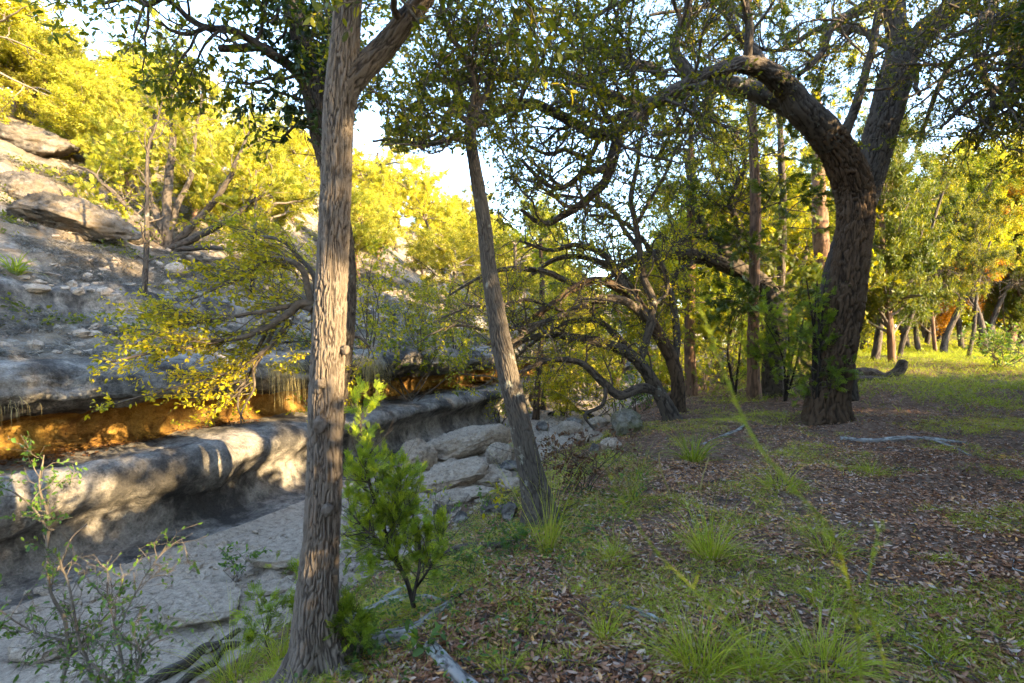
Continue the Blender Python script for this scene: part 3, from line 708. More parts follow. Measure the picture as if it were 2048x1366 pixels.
t2.crown(60, .8, 420, .40, 1500, .2, 7600, .062, 'leaf_oak', LEAF6, up=-.03, clear=gapT2, tint=(.52, .25), rg=np.random.default_rng(15), umin=.05)
# leafy dark sprigs along the stem
P, R = resample(line([(655, 330, 15, Y), (640, 250, 18, Y), (622, 180, 18, Y), (605, 90, 18, Y), (592, 10, 17, Y)])[:, :3], np.full(5, .05), 24)
a, ra = grow(P[None], R[None], 44, .55, .4, 75, -.12, 7, .25, .2, .3, 0, 1, .006, rg=np.random.default_rng(4)); bb, rb = grow(a, ra, 260, .24, .4, 45, -.1, 5, .25, .6, .4, rg=np.random.default_rng(3))
k = keep_view_gap([(700, 0, 2048, 1366), (0, 300, 2048, 1366)]); bb, rb = bb[k(bb)], rb[k(bb)]
mb = MB(); tubes(mb, a - t2.loc, ra, 4); tubes(mb, bb - t2.loc, rb, 3); mb.build('sprig_stems', M['twig'], t2.root)
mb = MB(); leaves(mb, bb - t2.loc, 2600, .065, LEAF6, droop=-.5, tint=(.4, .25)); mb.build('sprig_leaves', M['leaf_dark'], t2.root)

# --- T3: leaning trunk in the middle
b = G(1082, 1045); Y = b[1]
t3 = Hero('tree', 'slender leaning trunk in the middle with a pale lichen patch and a knobby broken top', 'tree', b, 'bark_lichen')
rows = [(1086, 1070, 38, Y), (1078, 1010, 30, Y), (1062, 940, 24, Y), (1042, 850, 21, Y), (1020, 760, 20.5, Y), (1002, 680, 20, Y), (988, 600, 17.5, Y), (977, 530, 16, Y), (969, 450, 14.5, Y), (958, 380, 13.5, Y), (946, 310, 11.5, Y), (940, 262, 11, Y), (944, 240, 10, Y)]
t3.trunk(line(rows), seg=.008, sides=120, amp=.010, fa=60., fl=8., seed=24, lump=.07, flare=.35)
t3.limb(line([(940, 258, 13, Y), (950, 243, 14, Y), (964, 242, 12, Y - .02), (974, 249, 8, Y - .02)]), name='knob', feed=False, cap=True, gn=.004, lump=.3)
for r in ([(946, 296, 8, Y), (925, 282, 7, Y - .03), (900, 278, 6, Y - .06), (868, 286, 5, Y - .1), (825, 284, 4.5, Y - .12), (785, 280, 3.5, Y - .15), (748, 283, 2.5, Y - .2)],
          [(944, 250, 8, Y), (935, 222, 7, Y), (915, 195, 6.5, Y), (905, 178, 5, Y)], [(944, 245, 8, Y), (960, 205, 7, Y + .05), (985, 170, 5, Y + .1), (990, 120, 4, Y + .15), (975, 40, 3, Y + .2)],
          [(942, 240, 7, Y), (905, 215, 5, Y), (880, 250, 4.5, Y - .05), (862, 270, 3, Y - .1), (838, 275, 2, Y - .1)],
          [(944, 238, 8, Y), (948, 180, 6, Y - .1), (930, 110, 5, Y - .2), (900, 60, 4, Y - .3), (880, -20, 3, Y - .4)]):
    t3.limb(line(r))
gapT3 = keep_view_gap([(640, 310, 2048, 1366), (640, 200, 760, 420)])
t3.crown(60, .8, 420, .40, 1800, .20, 13000, .042, 'leaf_oak', LEAF4, up=0, clear=gapT3, tint=(.5, .24), umin=.15, rg=np.random.default_rng(25))

# --- T4: the great arching oak
b = G(1660, 838); Y = b[1]
print('T4', b)
t4 = Hero('tree', 'massive brown oak with its trunk arching over to the left and a straight grey stem', 'tree', b, 'bark_brown')
arch = [(1655, 862, 43.2, Y), (1656, 800, 37.7, Y), (1668, 720, 35.0, Y), (1682, 640, 35.0, Y), (1696, 560, 33.1, Y), (1706, 490, 32.7, Y), (1712, 430, 33.1, Y), (1708, 380, 34.0, Y), (1692, 330, 32.2, Y - .15), (1665, 285, 29.4, Y - .3), (1650, 268, 28.5, Y - .4), (1638, 254, 25.8, Y - .48)]
t4.trunk(line(arch), seg=.02, sides=150, amp=.05, fa=22., fl=4., seed=34, lump=.07, flare=.28, flare_len=.35)
L1 = [(1665, 284, 31, Y - .31), (1636, 250, 30, Y - .5), (1597, 211, 27.5, Y - .68), (1572, 175, 23, Y - .8), (1540, 146, 20, Y - 1.), (1492, 128, 17, Y - 1.2), (1440, 141, 15.5, Y - 1.4), (1390, 160, 14.5, Y - 1.6), (1335, 190, 13, Y - 1.8), (1290, 216, 12, Y - 2.), (1252, 250, 11.5, Y - 2.1), (1228, 268, 10.5, Y - 2.2), (1190, 268, 11, Y - 2.3), (1150, 246, 10, Y - 2.4), (1108, 222, 9.5, Y - 2.5), (1065, 205, 9, Y - 2.6), (1018, 214, 8.5, Y - 2.7), (970, 229, 8, Y - 2.8), (930, 212, 6.5, Y - 2.9), (885, 206, 5.5, Y - 3.), (840, 196, 3.5, Y - 3.1)]
t4.limb(line(L1), bark='bark_oak', sides=70, amp=.020, fa=26., fl=5., gn=.02)
L2 = [(1640, 262, 24, Y - .45), (1590, 218, 22, Y - .2), (1530, 190, 19, Y - .1), (1470, 172, 17, Y), (1410, 166, 15, Y), (1350, 192, 13, Y - .1), (1295, 203, 12.5, Y - .2), (1230, 196, 11.5, Y - .3), (1180, 174, 11, Y - .4), (1130, 150, 9.5, Y - .5), (1080, 146, 8.5, Y - .6), (1010, 156, 7.5, Y - .7), (930, 160, 6.5, Y - .8), (850, 154, 4, Y - .9)]
t4.limb(line(L2), bark='bark_lichen', sides=36, amp=.012, fa=20., fl=5.)
t4.limb(line([(1395, 160, 13, Y - 1.6), (1355, 118, 12, Y - 1.5), (1352, 75, 10, Y - 1.5), (1375, 30, 9, Y - 1.4), (1380, -30, 7, Y - 1.3)]), bark='bark_oak')
t4.limb(line([(1330, 150, 11, Y - .8), (1300, 133, 10, Y - .9), (1250, 124, 9.5, Y - 1.), (1205, 102, 9, Y - 1.1), (1165, 100, 8, Y - 1.2), (1120, 120, 5, Y - 1.3)]), bark='bark_lichen')
t4.limb(line([(1235, 268, 11, Y - 2.2), (1224, 320, 10, Y - 2.15), (1205, 368, 9, Y - 2.1), (1165, 408, 8, Y - 2.), (1120, 436, 6.5, Y - 2.), (1080, 440, 5, Y - 2.), (1040, 420, 3, Y - 2.1)]), bark='bark_oak')
t4.limb(line([(1220, 330, 7, Y - 2.1), (1170, 345, 6, Y - 2.2), (1120, 375, 5, Y - 2.3), (1075, 350, 4, Y - 2.3), (1040, 320, 3, Y - 2.4)]), bark='bark_oak')
t4.limb(line([(1200, 268, 6, Y - 2.3), (1182, 310, 5, Y - 2.4), (1130, 300, 5, Y - 2.5), (1090, 310, 4, Y - 2.5), (1050, 290, 3, Y - 2.6)]), bark='bark_oak')
t4.limb(line([(1290, 220, 9, Y - 2.), (1250, 225, 8, Y - 2.), (1205, 240, 6, Y - 2.), (1150, 210, 5, Y - 2.), (1100, 215, 3, Y - 2.)]), bark='bark_oak')
t4.limb(line([(1490, 132, 9, Y - 1.2), (1498, 70, 8, Y - 1.3), (1490, 10, 7, Y - 1.4), (1480, -60, 5, Y - 1.5)]), bark='bark_oak')
t4.limb(line([(1550, 155, 8, Y - 1.), (1500, 90, 8, Y - .6), (1470, 60, 7, Y - .5), (1460, -20, 5, Y - .5)]), bark='bark_oak')
t4.limb(line([(1688, 275, 10, Y - .2), (1712, 215, 9, Y - .3), (1735, 130, 8, Y - .4), (1750, 60, 7, Y - .5), (1762, -20, 6, Y - .5)]), bark='bark_oak')
st2 = [(1672, 800, 36, Y + .25), (1668, 700, 32, Y + .4), (1672, 600, 30, Y + .5), (1686, 520, 28, Y + .55), (1712, 430, 28, Y + .6), (1738, 350, 29, Y + .7), (1760, 270, 29, Y + .8), (1782, 185, 29, Y + .9), (1800, 120, 28, Y + 1.)]
t4.trunk(line(st2), bark='bark_oak', seg=.022, sides=130, amp=.036, fa=24., fl=4.5, seed=44, lump=.06)
t4.limb(line([(1796, 135, 26, Y + .95), (1830, 85, 24, Y + .95), (1880, 38, 22, Y + .9), (1935, -8, 21, Y + .8), (2010, -70, 18, Y + .6), (2100, -150, 14, Y + .4), (2200, -200, 9, Y)]), bark='bark_oak', sides=40, amp=.016, fa=16., fl=4.)
t4.limb(line([(1798, 130, 20, Y + 1.), (1795, 60, 18.5, Y + 1.), (1786, -10, 18, Y + 1.), (1790, -120, 15, Y + 1.), (1770, -260, 10, Y + .8)]), bark='bark_oak', sides=40, amp=.014, fa=16., fl=4.)
t4.limb(line([(1780, -20, 12, Y + .9), (1752, 2, 12, Y + .6), (1700, 28, 11, Y + .3), (1662, 55, 9, Y), (1640, 110, 7, Y - .1), (1600, 150, 4, Y - .2)]), bark='bark_oak')
t4.limb(line([(1815, 170, 5, Y + .8), (1836, 130, 5, Y + .7), (1832, 170, 4.5, Y + .6), (1842, 190, 3, Y + .5)]), bark='bark_oak', feed=False)
t4.limb(line([(2060, -120, 12, Y + .2), (1985, 0, 9, Y - .6), (1955, 70, 8, Y - .8), (1950, 110, 7, Y - .9), (1975, 160, 6, Y - 1.), (1985, 200, 5, Y - 1.1), (1975, 245, 3.5, Y - 1.2)]), bark='bark_oak')
t4.limb(line([(1985, 170, 5, Y - 1.), (1940, 200, 4.5, Y - 1.1), (1905, 230, 4, Y - 1.2), (1880, 255, 2.5, Y - 1.2)]), bark='bark_oak')
t4.limb(line([(2070, 80, 7, Y - 1.), (2000, 105, 5, Y - 1.2), (1940, 130, 4, Y - 1.3), (1870, 165, 3, Y - 1.4), (1800, 205, 2, Y - 1.4)]), bark='bark_oak')
t4.limb(line([(1965, 160, 6, Y - 1.), (2000, 185, 5.5, Y - 1.1), (2048, 212, 5, Y - 1.2), (2120, 235, 4, Y - 1.3)]), bark='bark_oak')
for r in ([(2030, -80, 10, Y + .4), (2060, 60, 8, Y + .2), (2030, 160, 7, Y), (1985, 230, 5, Y - .1), (1950, 300, 3, Y - .2)], [(2010, -70, 9, Y + .6), (1960, 60, 8, Y + 1.2), (1900, 130, 6, Y + 1.6), (1860, 220, 4, Y + 1.8), (1840, 280, 2.5, Y + 1.9)], [(1935, -8, 9, Y + .8), (1990, 60, 7, Y + 1.6), (2060, 150, 5, Y + 2.), (2090, 250, 3, Y + 2.2)], [(1800, 110, 8, Y + 1.), (1720, 60, 7, Y + 1.8), (1640, 60, 6, Y + 2.3), (1560, 100, 4, Y + 2.6), (1480, 90, 3, Y + 2.8)], [(1790, -60, 9, Y + 1.), (1660, -60, 8, Y + 1.6), (1540, -20, 6, Y + 2.), (1420, 10, 4, Y + 2.2), (1300, 30, 3, Y + 2.3)], [(1380, -30, 6, Y - 1.3), (1280, -10, 5, Y - 1.6), (1180, 30, 4, Y - 1.8), (1080, 20, 3, Y - 2.)]):
    t4.limb(line(r), bark='bark_oak')
gapT4 = keep_view_gap([(700, 270, 960, 500), (0, 0, 760, 1366), (900, 470, 2048, 1366), (1590, 300, 1860, 1366), (1850, 370, 2048, 1366), (1560, 235, 1680, 330)])
t4.crown(270, 1.45, 2000, .68, 7500, .32, 92000, .052, 'leaf_oak', LEAF4, up=.02, clear=gapT4, tint=(.56, .24), umin=.3, rg=np.random.default_rng(35), maxr=.03)

# --- T5: the many stemmed oak in the middle
b = G(1345, 842); Y = b[1]
print('T5', b)
t5 = Hero('tree', 'many stemmed oak with dark limbs arching low to the left over the creek', 'tree', b, 'bark_oak')
A_ = [(1352, 856, 19.2, Y), (1334, 815, 15.2, Y), (1312, 775, 13.6, Y), (1288, 738, 12.8, Y - .1), (1255, 705, 11.6, Y - .2), (1205, 686, 10.0, Y - .35), (1150, 675, 8.0, Y - .5), (1095, 670, 6.4, Y - .65), (1050, 680, 4.8, Y - .8), (1020, 700, 2.4, Y - .9)]
t5.trunk(line(A_), seg=.025, sides=48, amp=.016, fa=20., fl=5., seed=54, flare=.3, flare_len=.2, feed=True)
B_ = [(1352, 822, 16.0, Y + .5), (1356, 770, 14.4, Y + .5), (1346, 725, 13.6, Y + .5), (1324, 680, 12.8, Y + .45), (1300, 640, 11.6, Y + .4), (1270, 603, 10.0, Y + .3), (1235, 575, 8.8, Y + .2), (1190, 560, 7.6, Y), (1140, 582, 6.8, Y - .15), (1100, 612, 6.0, Y - .3), (1060, 640, 5.2, Y - .4), (1020, 660, 3.2, Y - .6), (975, 690, 2.0, Y - .8)]
t5.trunk(line(B_), seg=.025, sides=48, amp=.016, fa=20., fl=5., seed=55, flare=.25, flare_len=.2, feed=True, bark='bark_brown')
for r in ([(1340, 715, 9, Y + .5), (1300, 640, 8, Y + .6), (1250, 560, 7, Y + .7), (1190, 520, 6, Y + .7), (1120, 515, 5, Y + .6), (1050, 560, 3.5, Y + .5), (1000, 600, 2, Y + .4)],
          [(1322, 795, 8, Y), (1290, 745, 7.5, Y + .3), (1240, 680, 7, Y + .5), (1190, 640, 6, Y + .6), (1120, 650, 5, Y + .5), (1060, 690, 3.5, Y + .3), (1020, 730, 2, Y + .2)],
          [(1350, 740, 8, Y + .5), (1352, 660, 7, Y + .6), (1340, 580, 6, Y + .7), (1300, 500, 5, Y + .8), (1240, 440, 4, Y + .8), (1180, 430, 3, Y + .7)],
          [(1296, 655, 9.6, Y + .2), (1272, 618, 9.2, Y), (1235, 598, 8.8, Y - .2), (1190, 600, 8.0, Y - .4), (1145, 622, 7.2, Y - .6), (1100, 640, 6.4, Y - .8), (1050, 668, 4.8, Y - 1.), (1000, 700, 3.2, Y - 1.2)],
          [(1312, 778, 9.6, Y), (1280, 776, 9.6, Y - .2), (1240, 791, 8.8, Y - .4), (1208, 768, 8.0, Y - .5), (1180, 738, 7.2, Y - .6), (1150, 722, 6.4, Y - .7), (1100, 720, 5.6, Y - .8), (1055, 738, 4.0, Y - 1.), (1010, 752, 2.4, Y - 1.1)],
          [(1278, 728, 8.0, Y - .1), (1293, 680, 8.0, Y - .1), (1303, 634, 8.0, Y - .1), (1306, 600, 7.2, Y - .1), (1287, 556, 7.2, Y - .1), (1279, 497, 6.4, Y - .1), (1270, 439, 5.6, Y - .1), (1262, 395, 5.2, Y - .1), (1275, 330, 4.0, Y - .1), (1282, 270, 2.4, Y)],
          [(1300, 640, 6.4, Y - .1), (1255, 580, 6.4, Y + .1), (1225, 530, 6.0, Y + .2), (1200, 505, 5.6, Y + .3), (1150, 490, 4.8, Y + .3), (1100, 500, 4.0, Y + .3), (1040, 480, 2.4, Y + .2)],
          [(1190, 562, 5.6, Y), (1160, 570, 5.6, Y), (1130, 560, 6.0, Y), (1095, 545, 6.0, Y - .1), (1050, 538, 5.6, Y - .2), (1000, 540, 4.8, Y - .4), (950, 560, 3.2, Y - .6), (900, 590, 2.0, Y - .8)],
          [(1279, 500, 4.8, Y - .1), (1250, 460, 4.8, Y + .1), (1225, 420, 4.0, Y + .2), (1180, 400, 3.2, Y + .2), (1120, 390, 2.4, Y + .2)],
          [(1272, 450, 4.0, Y - .1), (1300, 400, 4.0, Y), (1330, 350, 3.2, Y), (1350, 300, 2.4, Y)],
          [(1306, 610, 4.8, Y - .1), (1330, 590, 4.4, Y), (1335, 560, 3.6, Y), (1320, 520, 3.2, Y)],
          [(1100, 640, 4.8, Y - .8), (1040, 655, 4.0, Y - 1.), (985, 665, 3.6, Y - 1.2), (930, 650, 2.8, Y - 1.4), (880, 660, 2.0, Y - 1.6), (830, 690, 1.2, Y - 1.8)],
          [(1130, 625, 4.0, Y - .6), (1060, 600, 3.6, Y - .9), (1000, 610, 3.2, Y - 1.1), (940, 615, 2.4, Y - 1.3), (870, 640, 1.6, Y - 1.5)],
          [(1210, 770, 4.8, Y - .5), (1205, 810, 4.0, Y - .6), (1170, 830, 3.2, Y - .7), (1190, 860, 2.0, Y - .8)]):
    t5.limb(line(r), sides=24, gn=.012)
gapT5 = keep_view_gap([(1360, 560, 2048, 1366), (0, 0, 960, 560), (0, 0, 800, 1366), (0, 800, 2048, 1366), (700, 250, 980, 470)])
t5.crown(130, 1.15, 850, .55, 3200, .28, 20000, .048, 'leaf_wood', LEAF4, up=.10, clear=gapT5, tint=(.66, .25), umin=.25, rg=np.random.default_rng(45), maxr=.022)

# --- T6: oak beyond, its limb arching left
b = G(1545, 795); Y = b[1]
t6 = Hero('tree', 'dark oak behind the cedar stems whose single thick limb arches left past them', 'tree', b, 'bark_oak')
rows = [(1552, 812, 26, Y), (1546, 740, 21, Y), (1553, 670, 20, Y), (1550, 620, 20, Y), (1532, 580, 19, Y), (1500, 552, 17, Y), (1455, 532, 15, Y), (1405, 516, 14, Y), (1352, 508, 12, Y), (1300, 510, 10, Y - .2), (1255, 525, 8, Y - .4), (1215, 558, 5, Y - .5), (1180, 580, 3, Y - .5)]
t6.trunk(line(rows), seg=.03, sides=48, amp=.02, fa=18., fl=5., seed=64, flare=.2); t6.feed(line(rows[6:]))
for r in ([(1490, 548, 11, Y), (1450, 500, 11, Y + .2), (1425, 470, 10, Y + .3), (1395, 430, 9, Y + .4), (1382, 370, 7, Y + .5), (1370, 300, 5, Y + .5)], [(1405, 516, 6, Y), (1360, 540, 5, Y - .2), (1330, 600, 4, Y - .3), (1300, 620, 3, Y - .3)], [(1430, 475, 7, Y + .3), (1385, 470, 6.5, Y + .3), (1350, 490, 5, Y + .3), (1320, 470, 3, Y + .3)], [(1450, 500, 8, Y + .2), (1480, 460, 7, Y + .3), (1460, 400, 6, Y + .4), (1490, 330, 4, Y + .5), (1470, 260, 3, Y + .5)]):
    t6.limb(line(r), sides=24)
t6.crown(110, 1.2, 800, .6, 2600, .3, 13000, .075, 'leaf_wood', LEAF4, tint=(.62, .22), rg=np.random.default_rng(65), clear=keep_view_gap([(1590, 300, 2048, 1366), (0, 700, 2048, 1366), (0, 0, 1060, 1366)]), up=.06)

# --- straight junipers between and behind
def cedar(rows, label, bark, nbr, L, n, seed, tint=.4, fol='juniper_dark', up=.02, u0=.2, limbs=True):
    px, py = rows[0][:2]; b = G(px, py); Y = b[1] + rows[0][3]
    t = Hero('juniper_tree', label, 'juniper', b, bark)
    rr = line([(a, c, h, Y) for a, c, h, _ in rows]); rr[0, 2] -= .1
    t.trunk(rr, seg=.05, sides=32, amp=.012, fa=22., fl=2.5, seed=seed, flare=.3, flare_len=.2, feed=True)
    g = np.random.default_rng(seed)
    P = np.stack(t.P); R = np.stack(t.R)
    a, ra = grow(P, R, nbr, L, .5, 80, .06, 9, .16, .4, .25, u0, 1, .018, rg=g); bb, rb = grow(a, ra, nbr * 8, L * .42, .4, 50, -.03, 6, .2, .6, .4, rg=g)
    k = keep_view_gap([(1180, 840, 2048, 1366), (1500, 700, 1620, 850)]); a, ra = a[k(a)], ra[k(a)]; bb, rb = bb[k(bb)], rb[k(bb)]
    mb = MB(); tubes(mb, a - t.loc, np.maximum(ra, .004), 5); tubes(mb, bb - t.loc, np.maximum(rb, .002), 3); mb.build('branches', M['twig'], t.root)
    mb = MB(); leaves(mb, bb - t.loc, n, .16, SPRIG_FAR, spread=.5, droop=-.1, tint=(tint, .2), rg=g); mb.build('foliage', M[fol], t.root)
    return t
cedar([(1508, 800, 13, 0), (1506, 700, 11, 0), (1508, 560, 10.5, 0), (1511, 420, 10, 0), (1507, 300, 9, 0), (1504, 190, 8, 0), (1500, 60, 6, 0), (1496, -80, 4, 0)], 'straight reddish juniper stem left of the thick limbed dark oak, rising the full height', 'bark_red', 46, 1.5, 3600, 71)
cedar([(1548, 770, 9, 1.), (1560, 600, 8, 0), (1566, 450, 7, 0), (1563, 330, 6.5, 0), (1558, 200, 5, 0)], 'thin grey juniper stem just right of the reddish one, in front of the yellow leaves', 'bark_oak', 26, 1.3, 2000, 72)
cedar([(1384, 792, 12, 0), (1380, 700, 10.5, 0), (1380, 560, 10, 0), (1383, 440, 9.5, 0), (1384, 340, 7, 0), (1380, 240, 4, 0)], 'reddish juniper stem standing right behind the many stemmed oak', 'bark_red', 40, 1.3, 2800, 73, .6, 'leaf_wood')
cedar([(1655, 770, 19, 3.), (1650, 640, 17, 0), (1647, 540, 16, 0), (1640, 450, 15, 0), (1636, 330, 12, 0), (1632, 180, 8, 0)], 'broad reddish sunlit stem half hidden behind the massive arching oak', 'bark_red', 34, 1.8, 2600, 74, .6, 'leaf_wood')
cedar([(1072, 838, 7, 0), (1076, 760, 6, 0), (1082, 680, 5.5, 0), (1084, 560, 5, 0), (1080, 470, 3, 0)], 'very thin bare stem on the far creek bank right of the leaning trunk', 'bark_brown', 12, .8, 700, 75, .5, 'leaf_wood', u0=.5)
# the feathery dark-green screen of juniper boughs around the arching oak's foot and behind
def screen(px, py, hw, hgt, label, seed, n, fol='juniper', Yo=0., nm='juniper_shrub', tint=.35, L=.7, tpl=SPRIG, size=.1):
    b = G(px, py); b = b + np.array([0, Yo, 0]); b[2] = float(surf(b[0], b[1])); Y = b[1]
    t = Hero(nm, label, 'shrub', b, 'bark_oak'); g = np.random.default_rng(seed)
    H = hgt / F_PX * Y; W = hw / F_PX * Y
    P = np.stack([np.stack([b + np.array([0, 0, -.05]), b + np.array([g.normal(0, .15) * W, g.normal(0, .1) * W, H * .5]), b + np.array([g.normal(0, .4) * W, g.normal(0, .2) * W, H])]) for _ in range(4)])
    P = np.stack([spline(np.hstack([p, np.zeros((3, 1))]), 12)[:, :3] for p in P]); R = np.linspace(.018, .005, 12)[None] * np.ones((4, 1)) * (H / 1.2)
    a, ra = grow(P, R, 60, W * L * 1.2, .4, 70, .1, 7, .15, .5, .3, .1, 1, .01, rg=g); bb, rb = grow(a, ra, 420, W * .38, .4, 45, .03, 5, .2, .6, .4, rg=g)
    mb = MB(); tubes(mb, P - t.loc, R, 7); mb.build('stem', M['bark_oak'], t.root); mb = MB(); tubes(mb, a - t.loc, ra, 4); tubes(mb, bb - t.loc, np.maximum(rb, .0015), 3); mb.build('branches', M['twig'], t.root)
    mb = MB(); leaves(mb, bb - t.loc, n, size, tpl, spread=.45, droop=.05, tint=(tint, .22), rg=g); mb.build('foliage', M[fol], t.root)
    return t
screen(1608, 835, 50, 285, 'tall feathery green juniper shrub against the left side of the arching oak trunk', 81, 620, Yo=-.35, size=.14, tint=.3)
screen(1560, 800, 70, 170, 'loose yellow green juniper bush between the dark oak and the arching oak', 82, 900, Yo=-.2, size=.15, tint=.45)
screen(1470, 790, 70, 190, 'airy yellow green juniper bush left of the straight reddish stem', 83, 900, Yo=0, size=.15, tint=.5)
# ------------------------------------------------------------------ woodland: four tree kinds, copied
def wild_tree(name, label, cat, kind, seed, loc=(0, 0, 0)):
    g = np.random.default_rng(seed); t = Hero(name, label, cat, (0, 0, 0), 'bark_oak'); t.rg = g
    if kind == 'slim':     # 8 m, thin stem, small open crown
        n = 9; z = np.linspace(-.2, 6.6, n); q = g.normal(0, .35, 2)
        tr_ = np.stack([q[0] * (np.maximum(z, 0) / 4) ** 1.4 + .14 * np.sin(z * 1.1 + seed), q[1] * (np.maximum(z, 0) / 4) ** 1.4 + .14 * np.cos(z * .9 + seed), z, np.linspace(.10, .04, n)], -1)
        t.trunk(tr_, seg=.08, sides=16, amp=.012, fa=16., fl=3., seed=seed, flare=.4, flare_len=.2)
        P, R = resample(tr_[:, :3], tr_[:, 3], 24)
        a, ra = grow(P[None], R[None], 17, 2.0, .4, 62, .10, 10, .24, .6, .2, .38, 1, .04, rg=g)
        b, rb = grow(a, ra, 90, 1.0, .4, 52, .06, 8, .28, .6, .3, .2, 1, .02, rg=g)
        c, rc = grow(b, rb, 420, .5, .4, 50, .03, 6, .28, .6, .3, .2, 1, .010, rg=g)
        mb = MB(); tubes(mb, a, ra, 6); tubes(mb, b, rb, 4); tubes(mb, c, np.maximum(rc, .004), 3); mb.build('branches', M['twig'], t.root)
        mb = MB(); u = c[c[:, 0, 2] > 3.6]; leaves(mb, u, 3800, .13, CLUMP_LEAF, tint=(.5, .25), rg=g); t.fol = mb
    elif kind == 'tall':     # 9 m, bare trunk to 4.5 m
        n = 10; z = np.linspace(-.2, 6.6, n)
        tr_ = np.stack([.25 * np.sin(z * .8 + seed), .25 * np.cos(z * .7 + seed), z, np.linspace(.15, .07, n)], -1)
        t.trunk(tr_, seg=.08, sides=18, amp=.015, fa=14., fl=3., seed=seed, flare=.35, flare_len=.25)
        P, R = resample(tr_[:, :3], tr_[:, 3], 24)
        a, ra = grow(P[None], R[None], 18, 2.9, .3, 75, .06, 10, .22, .6, .2, .6, 1, .06, rg=g)
        b, rb = grow(a, ra, 80, 1.3, .4, 50, .06, 8, .26, .55, .3, .25, 1, .03, rg=g)
        c, rc = grow(b, rb, 420, .6, .4, 50, .03, 6, .28, .6, .3, .2, 1, .012, rg=g)
        k = c[:, :, 2].min(1) > 4.5 - 1.75 * (g.random(len(c)) < .6); c, rc = c[k], rc[k]; k = b[:, :, 2].min(1) > 3.6; b, rb = b[k], rb[k]
        mb = MB(); tubes(mb, a, ra, 7); tubes(mb, b, rb, 5); tubes(mb, c, np.maximum(rc, .004), 3); mb.build('branches', M['bark_oak'], t.root)
        mb = MB(); leaves(mb, c, 8000, .19, CLUMP_LEAF, tint=(.48, .2), rg=g); leaves(mb, b, 1500, .18, CLUMP_LEAF, umin=.4, tint=(.48, .2), rg=g); t.fol = mb
    elif kind == 'oak':      # 7 m, crooked, spreading
        lean = g.normal(0, .5, 2); n = 9
        z = np.linspace(-.2, 4.2, n); tr_ = np.stack([lean[0] * np.maximum(z / 4, 0) ** 1.3 + .12 * np.sin(z * 1.7 + seed), lean[1] * np.maximum(z / 4, 0) ** 1.2 + .12 * np.cos(z * 1.3 + seed), z, np.linspace(.17, .075, n)], -1)
        t.trunk(tr_, seg=.08, sides=18, amp=.015, fa=14., fl=3., seed=seed, flare=.35, flare_len=.25)
        P, R = resample(tr_[:, :3], tr_[:, 3], 24)
        a, ra = grow(P[None], R[None], 11, 2.6, .3, 58, .14, 10, .24, .62, .2, .42, 1, .07, rg=g)
        b, rb = grow(a, ra, 70, 1.35, .4, 50, .08, 8, .28, .55, .3, .25, 1, .03, rg=g)
        c, rc = grow(b, rb, 420, .6, .4, 50, .03, 6, .28, .6, .3, .2, 1, .012, rg=g)
        mb = MB(); tubes(mb, a, ra, 7); tubes(mb, b, rb, 5); tubes(mb, c, np.maximum(rc, .004), 3); mb.build('branches', M['twig_pale'], t.root)
        mb = MB(); leaves(mb, c, 5200, .14, CLUMP_LEAF, tint=(.48, .2), rg=g); leaves(mb, b, 900, .13, CLUMP_LEAF, umin=.4, tint=(.48, .2), rg=g); t.fol = mb
    else:                  # ragged juniper 5.5 m
        n = 8; z = np.linspace(-.2, 4.8, n); tr_ = np.stack([.15 * np.sin(z * .9 + seed), .15 * np.cos(z * .8 + seed), z, np.linspace(.12, .02, n)], -1)
        t.trunk(tr_, seg=.1, sides=14, amp=.01, fa=16., fl=2., seed=seed, bark='bark_red')
        P, R = resample(tr_[:, :3], tr_[:, 3], 24)
        a, ra = grow(P[None], R[None], 46, 1.75, .35, 62, .22, 9, .16, .5, .2, .12, 1, .035, rg=g)
        u = (a[:, 0, 2] / 4.8).clip(0, 1); a = a[:, :1] + (a - a[:, :1]) * (1.2 - .85 * u)[:, None, None]
        c, rc = grow(a, ra, 520, .6, .4, 48, .1, 6, .2, .6, .3, .15, 1, .012, rg=g)
        mb = MB(); tubes(mb, a, ra, 6); tubes(mb, c, np.maximum(rc, .004), 3); mb.build('branches', M['twig_pale'] if kind == 'juniper' else M['twig'], t.root)
        mb = MB(); leaves(mb, c, 5400, .17, CLUMP_NEEDLE, spread=.7, droop=.1, tint=(.5, .2), rg=g); t.fol = mb
    return t
def finish(t, fm, label=None): t.fol.build('foliage', M[fm], t.root); return t.root
oakA = wild_tree('oak_tree', '', 'tree', 'oak', 101); oakB = wild_tree('oak_tree', '', 'tree', 'oak', 102); tallA = wild_tree('oak_tree', '', 'tree', 'tall', 105); tallB = wild_tree('oak_tree', '', 'tree', 'tall', 106); slimA = wild_tree('oak_tree', '', 'tree', 'slim', 107); slimB = wild_tree('oak_tree', '', 'tree', 'slim', 108); slimC = wild_tree('oak_tree', '', 'tree', 'slim', 109)
junA = wild_tree('juniper_tree', '', 'juniper', 'juniper', 103); junB = wild_tree('juniper_tree', '', 'juniper', 'juniper', 104); 
import copy
def variant(t, fm):
    r = t.root.copy(); COL.objects.link(r)
    for ch in list(t.root.children):
        c = ch.copy(); COL.objects.link(c); c.parent = r
    f = t.fol.build('foliage', M[fm], r); return r
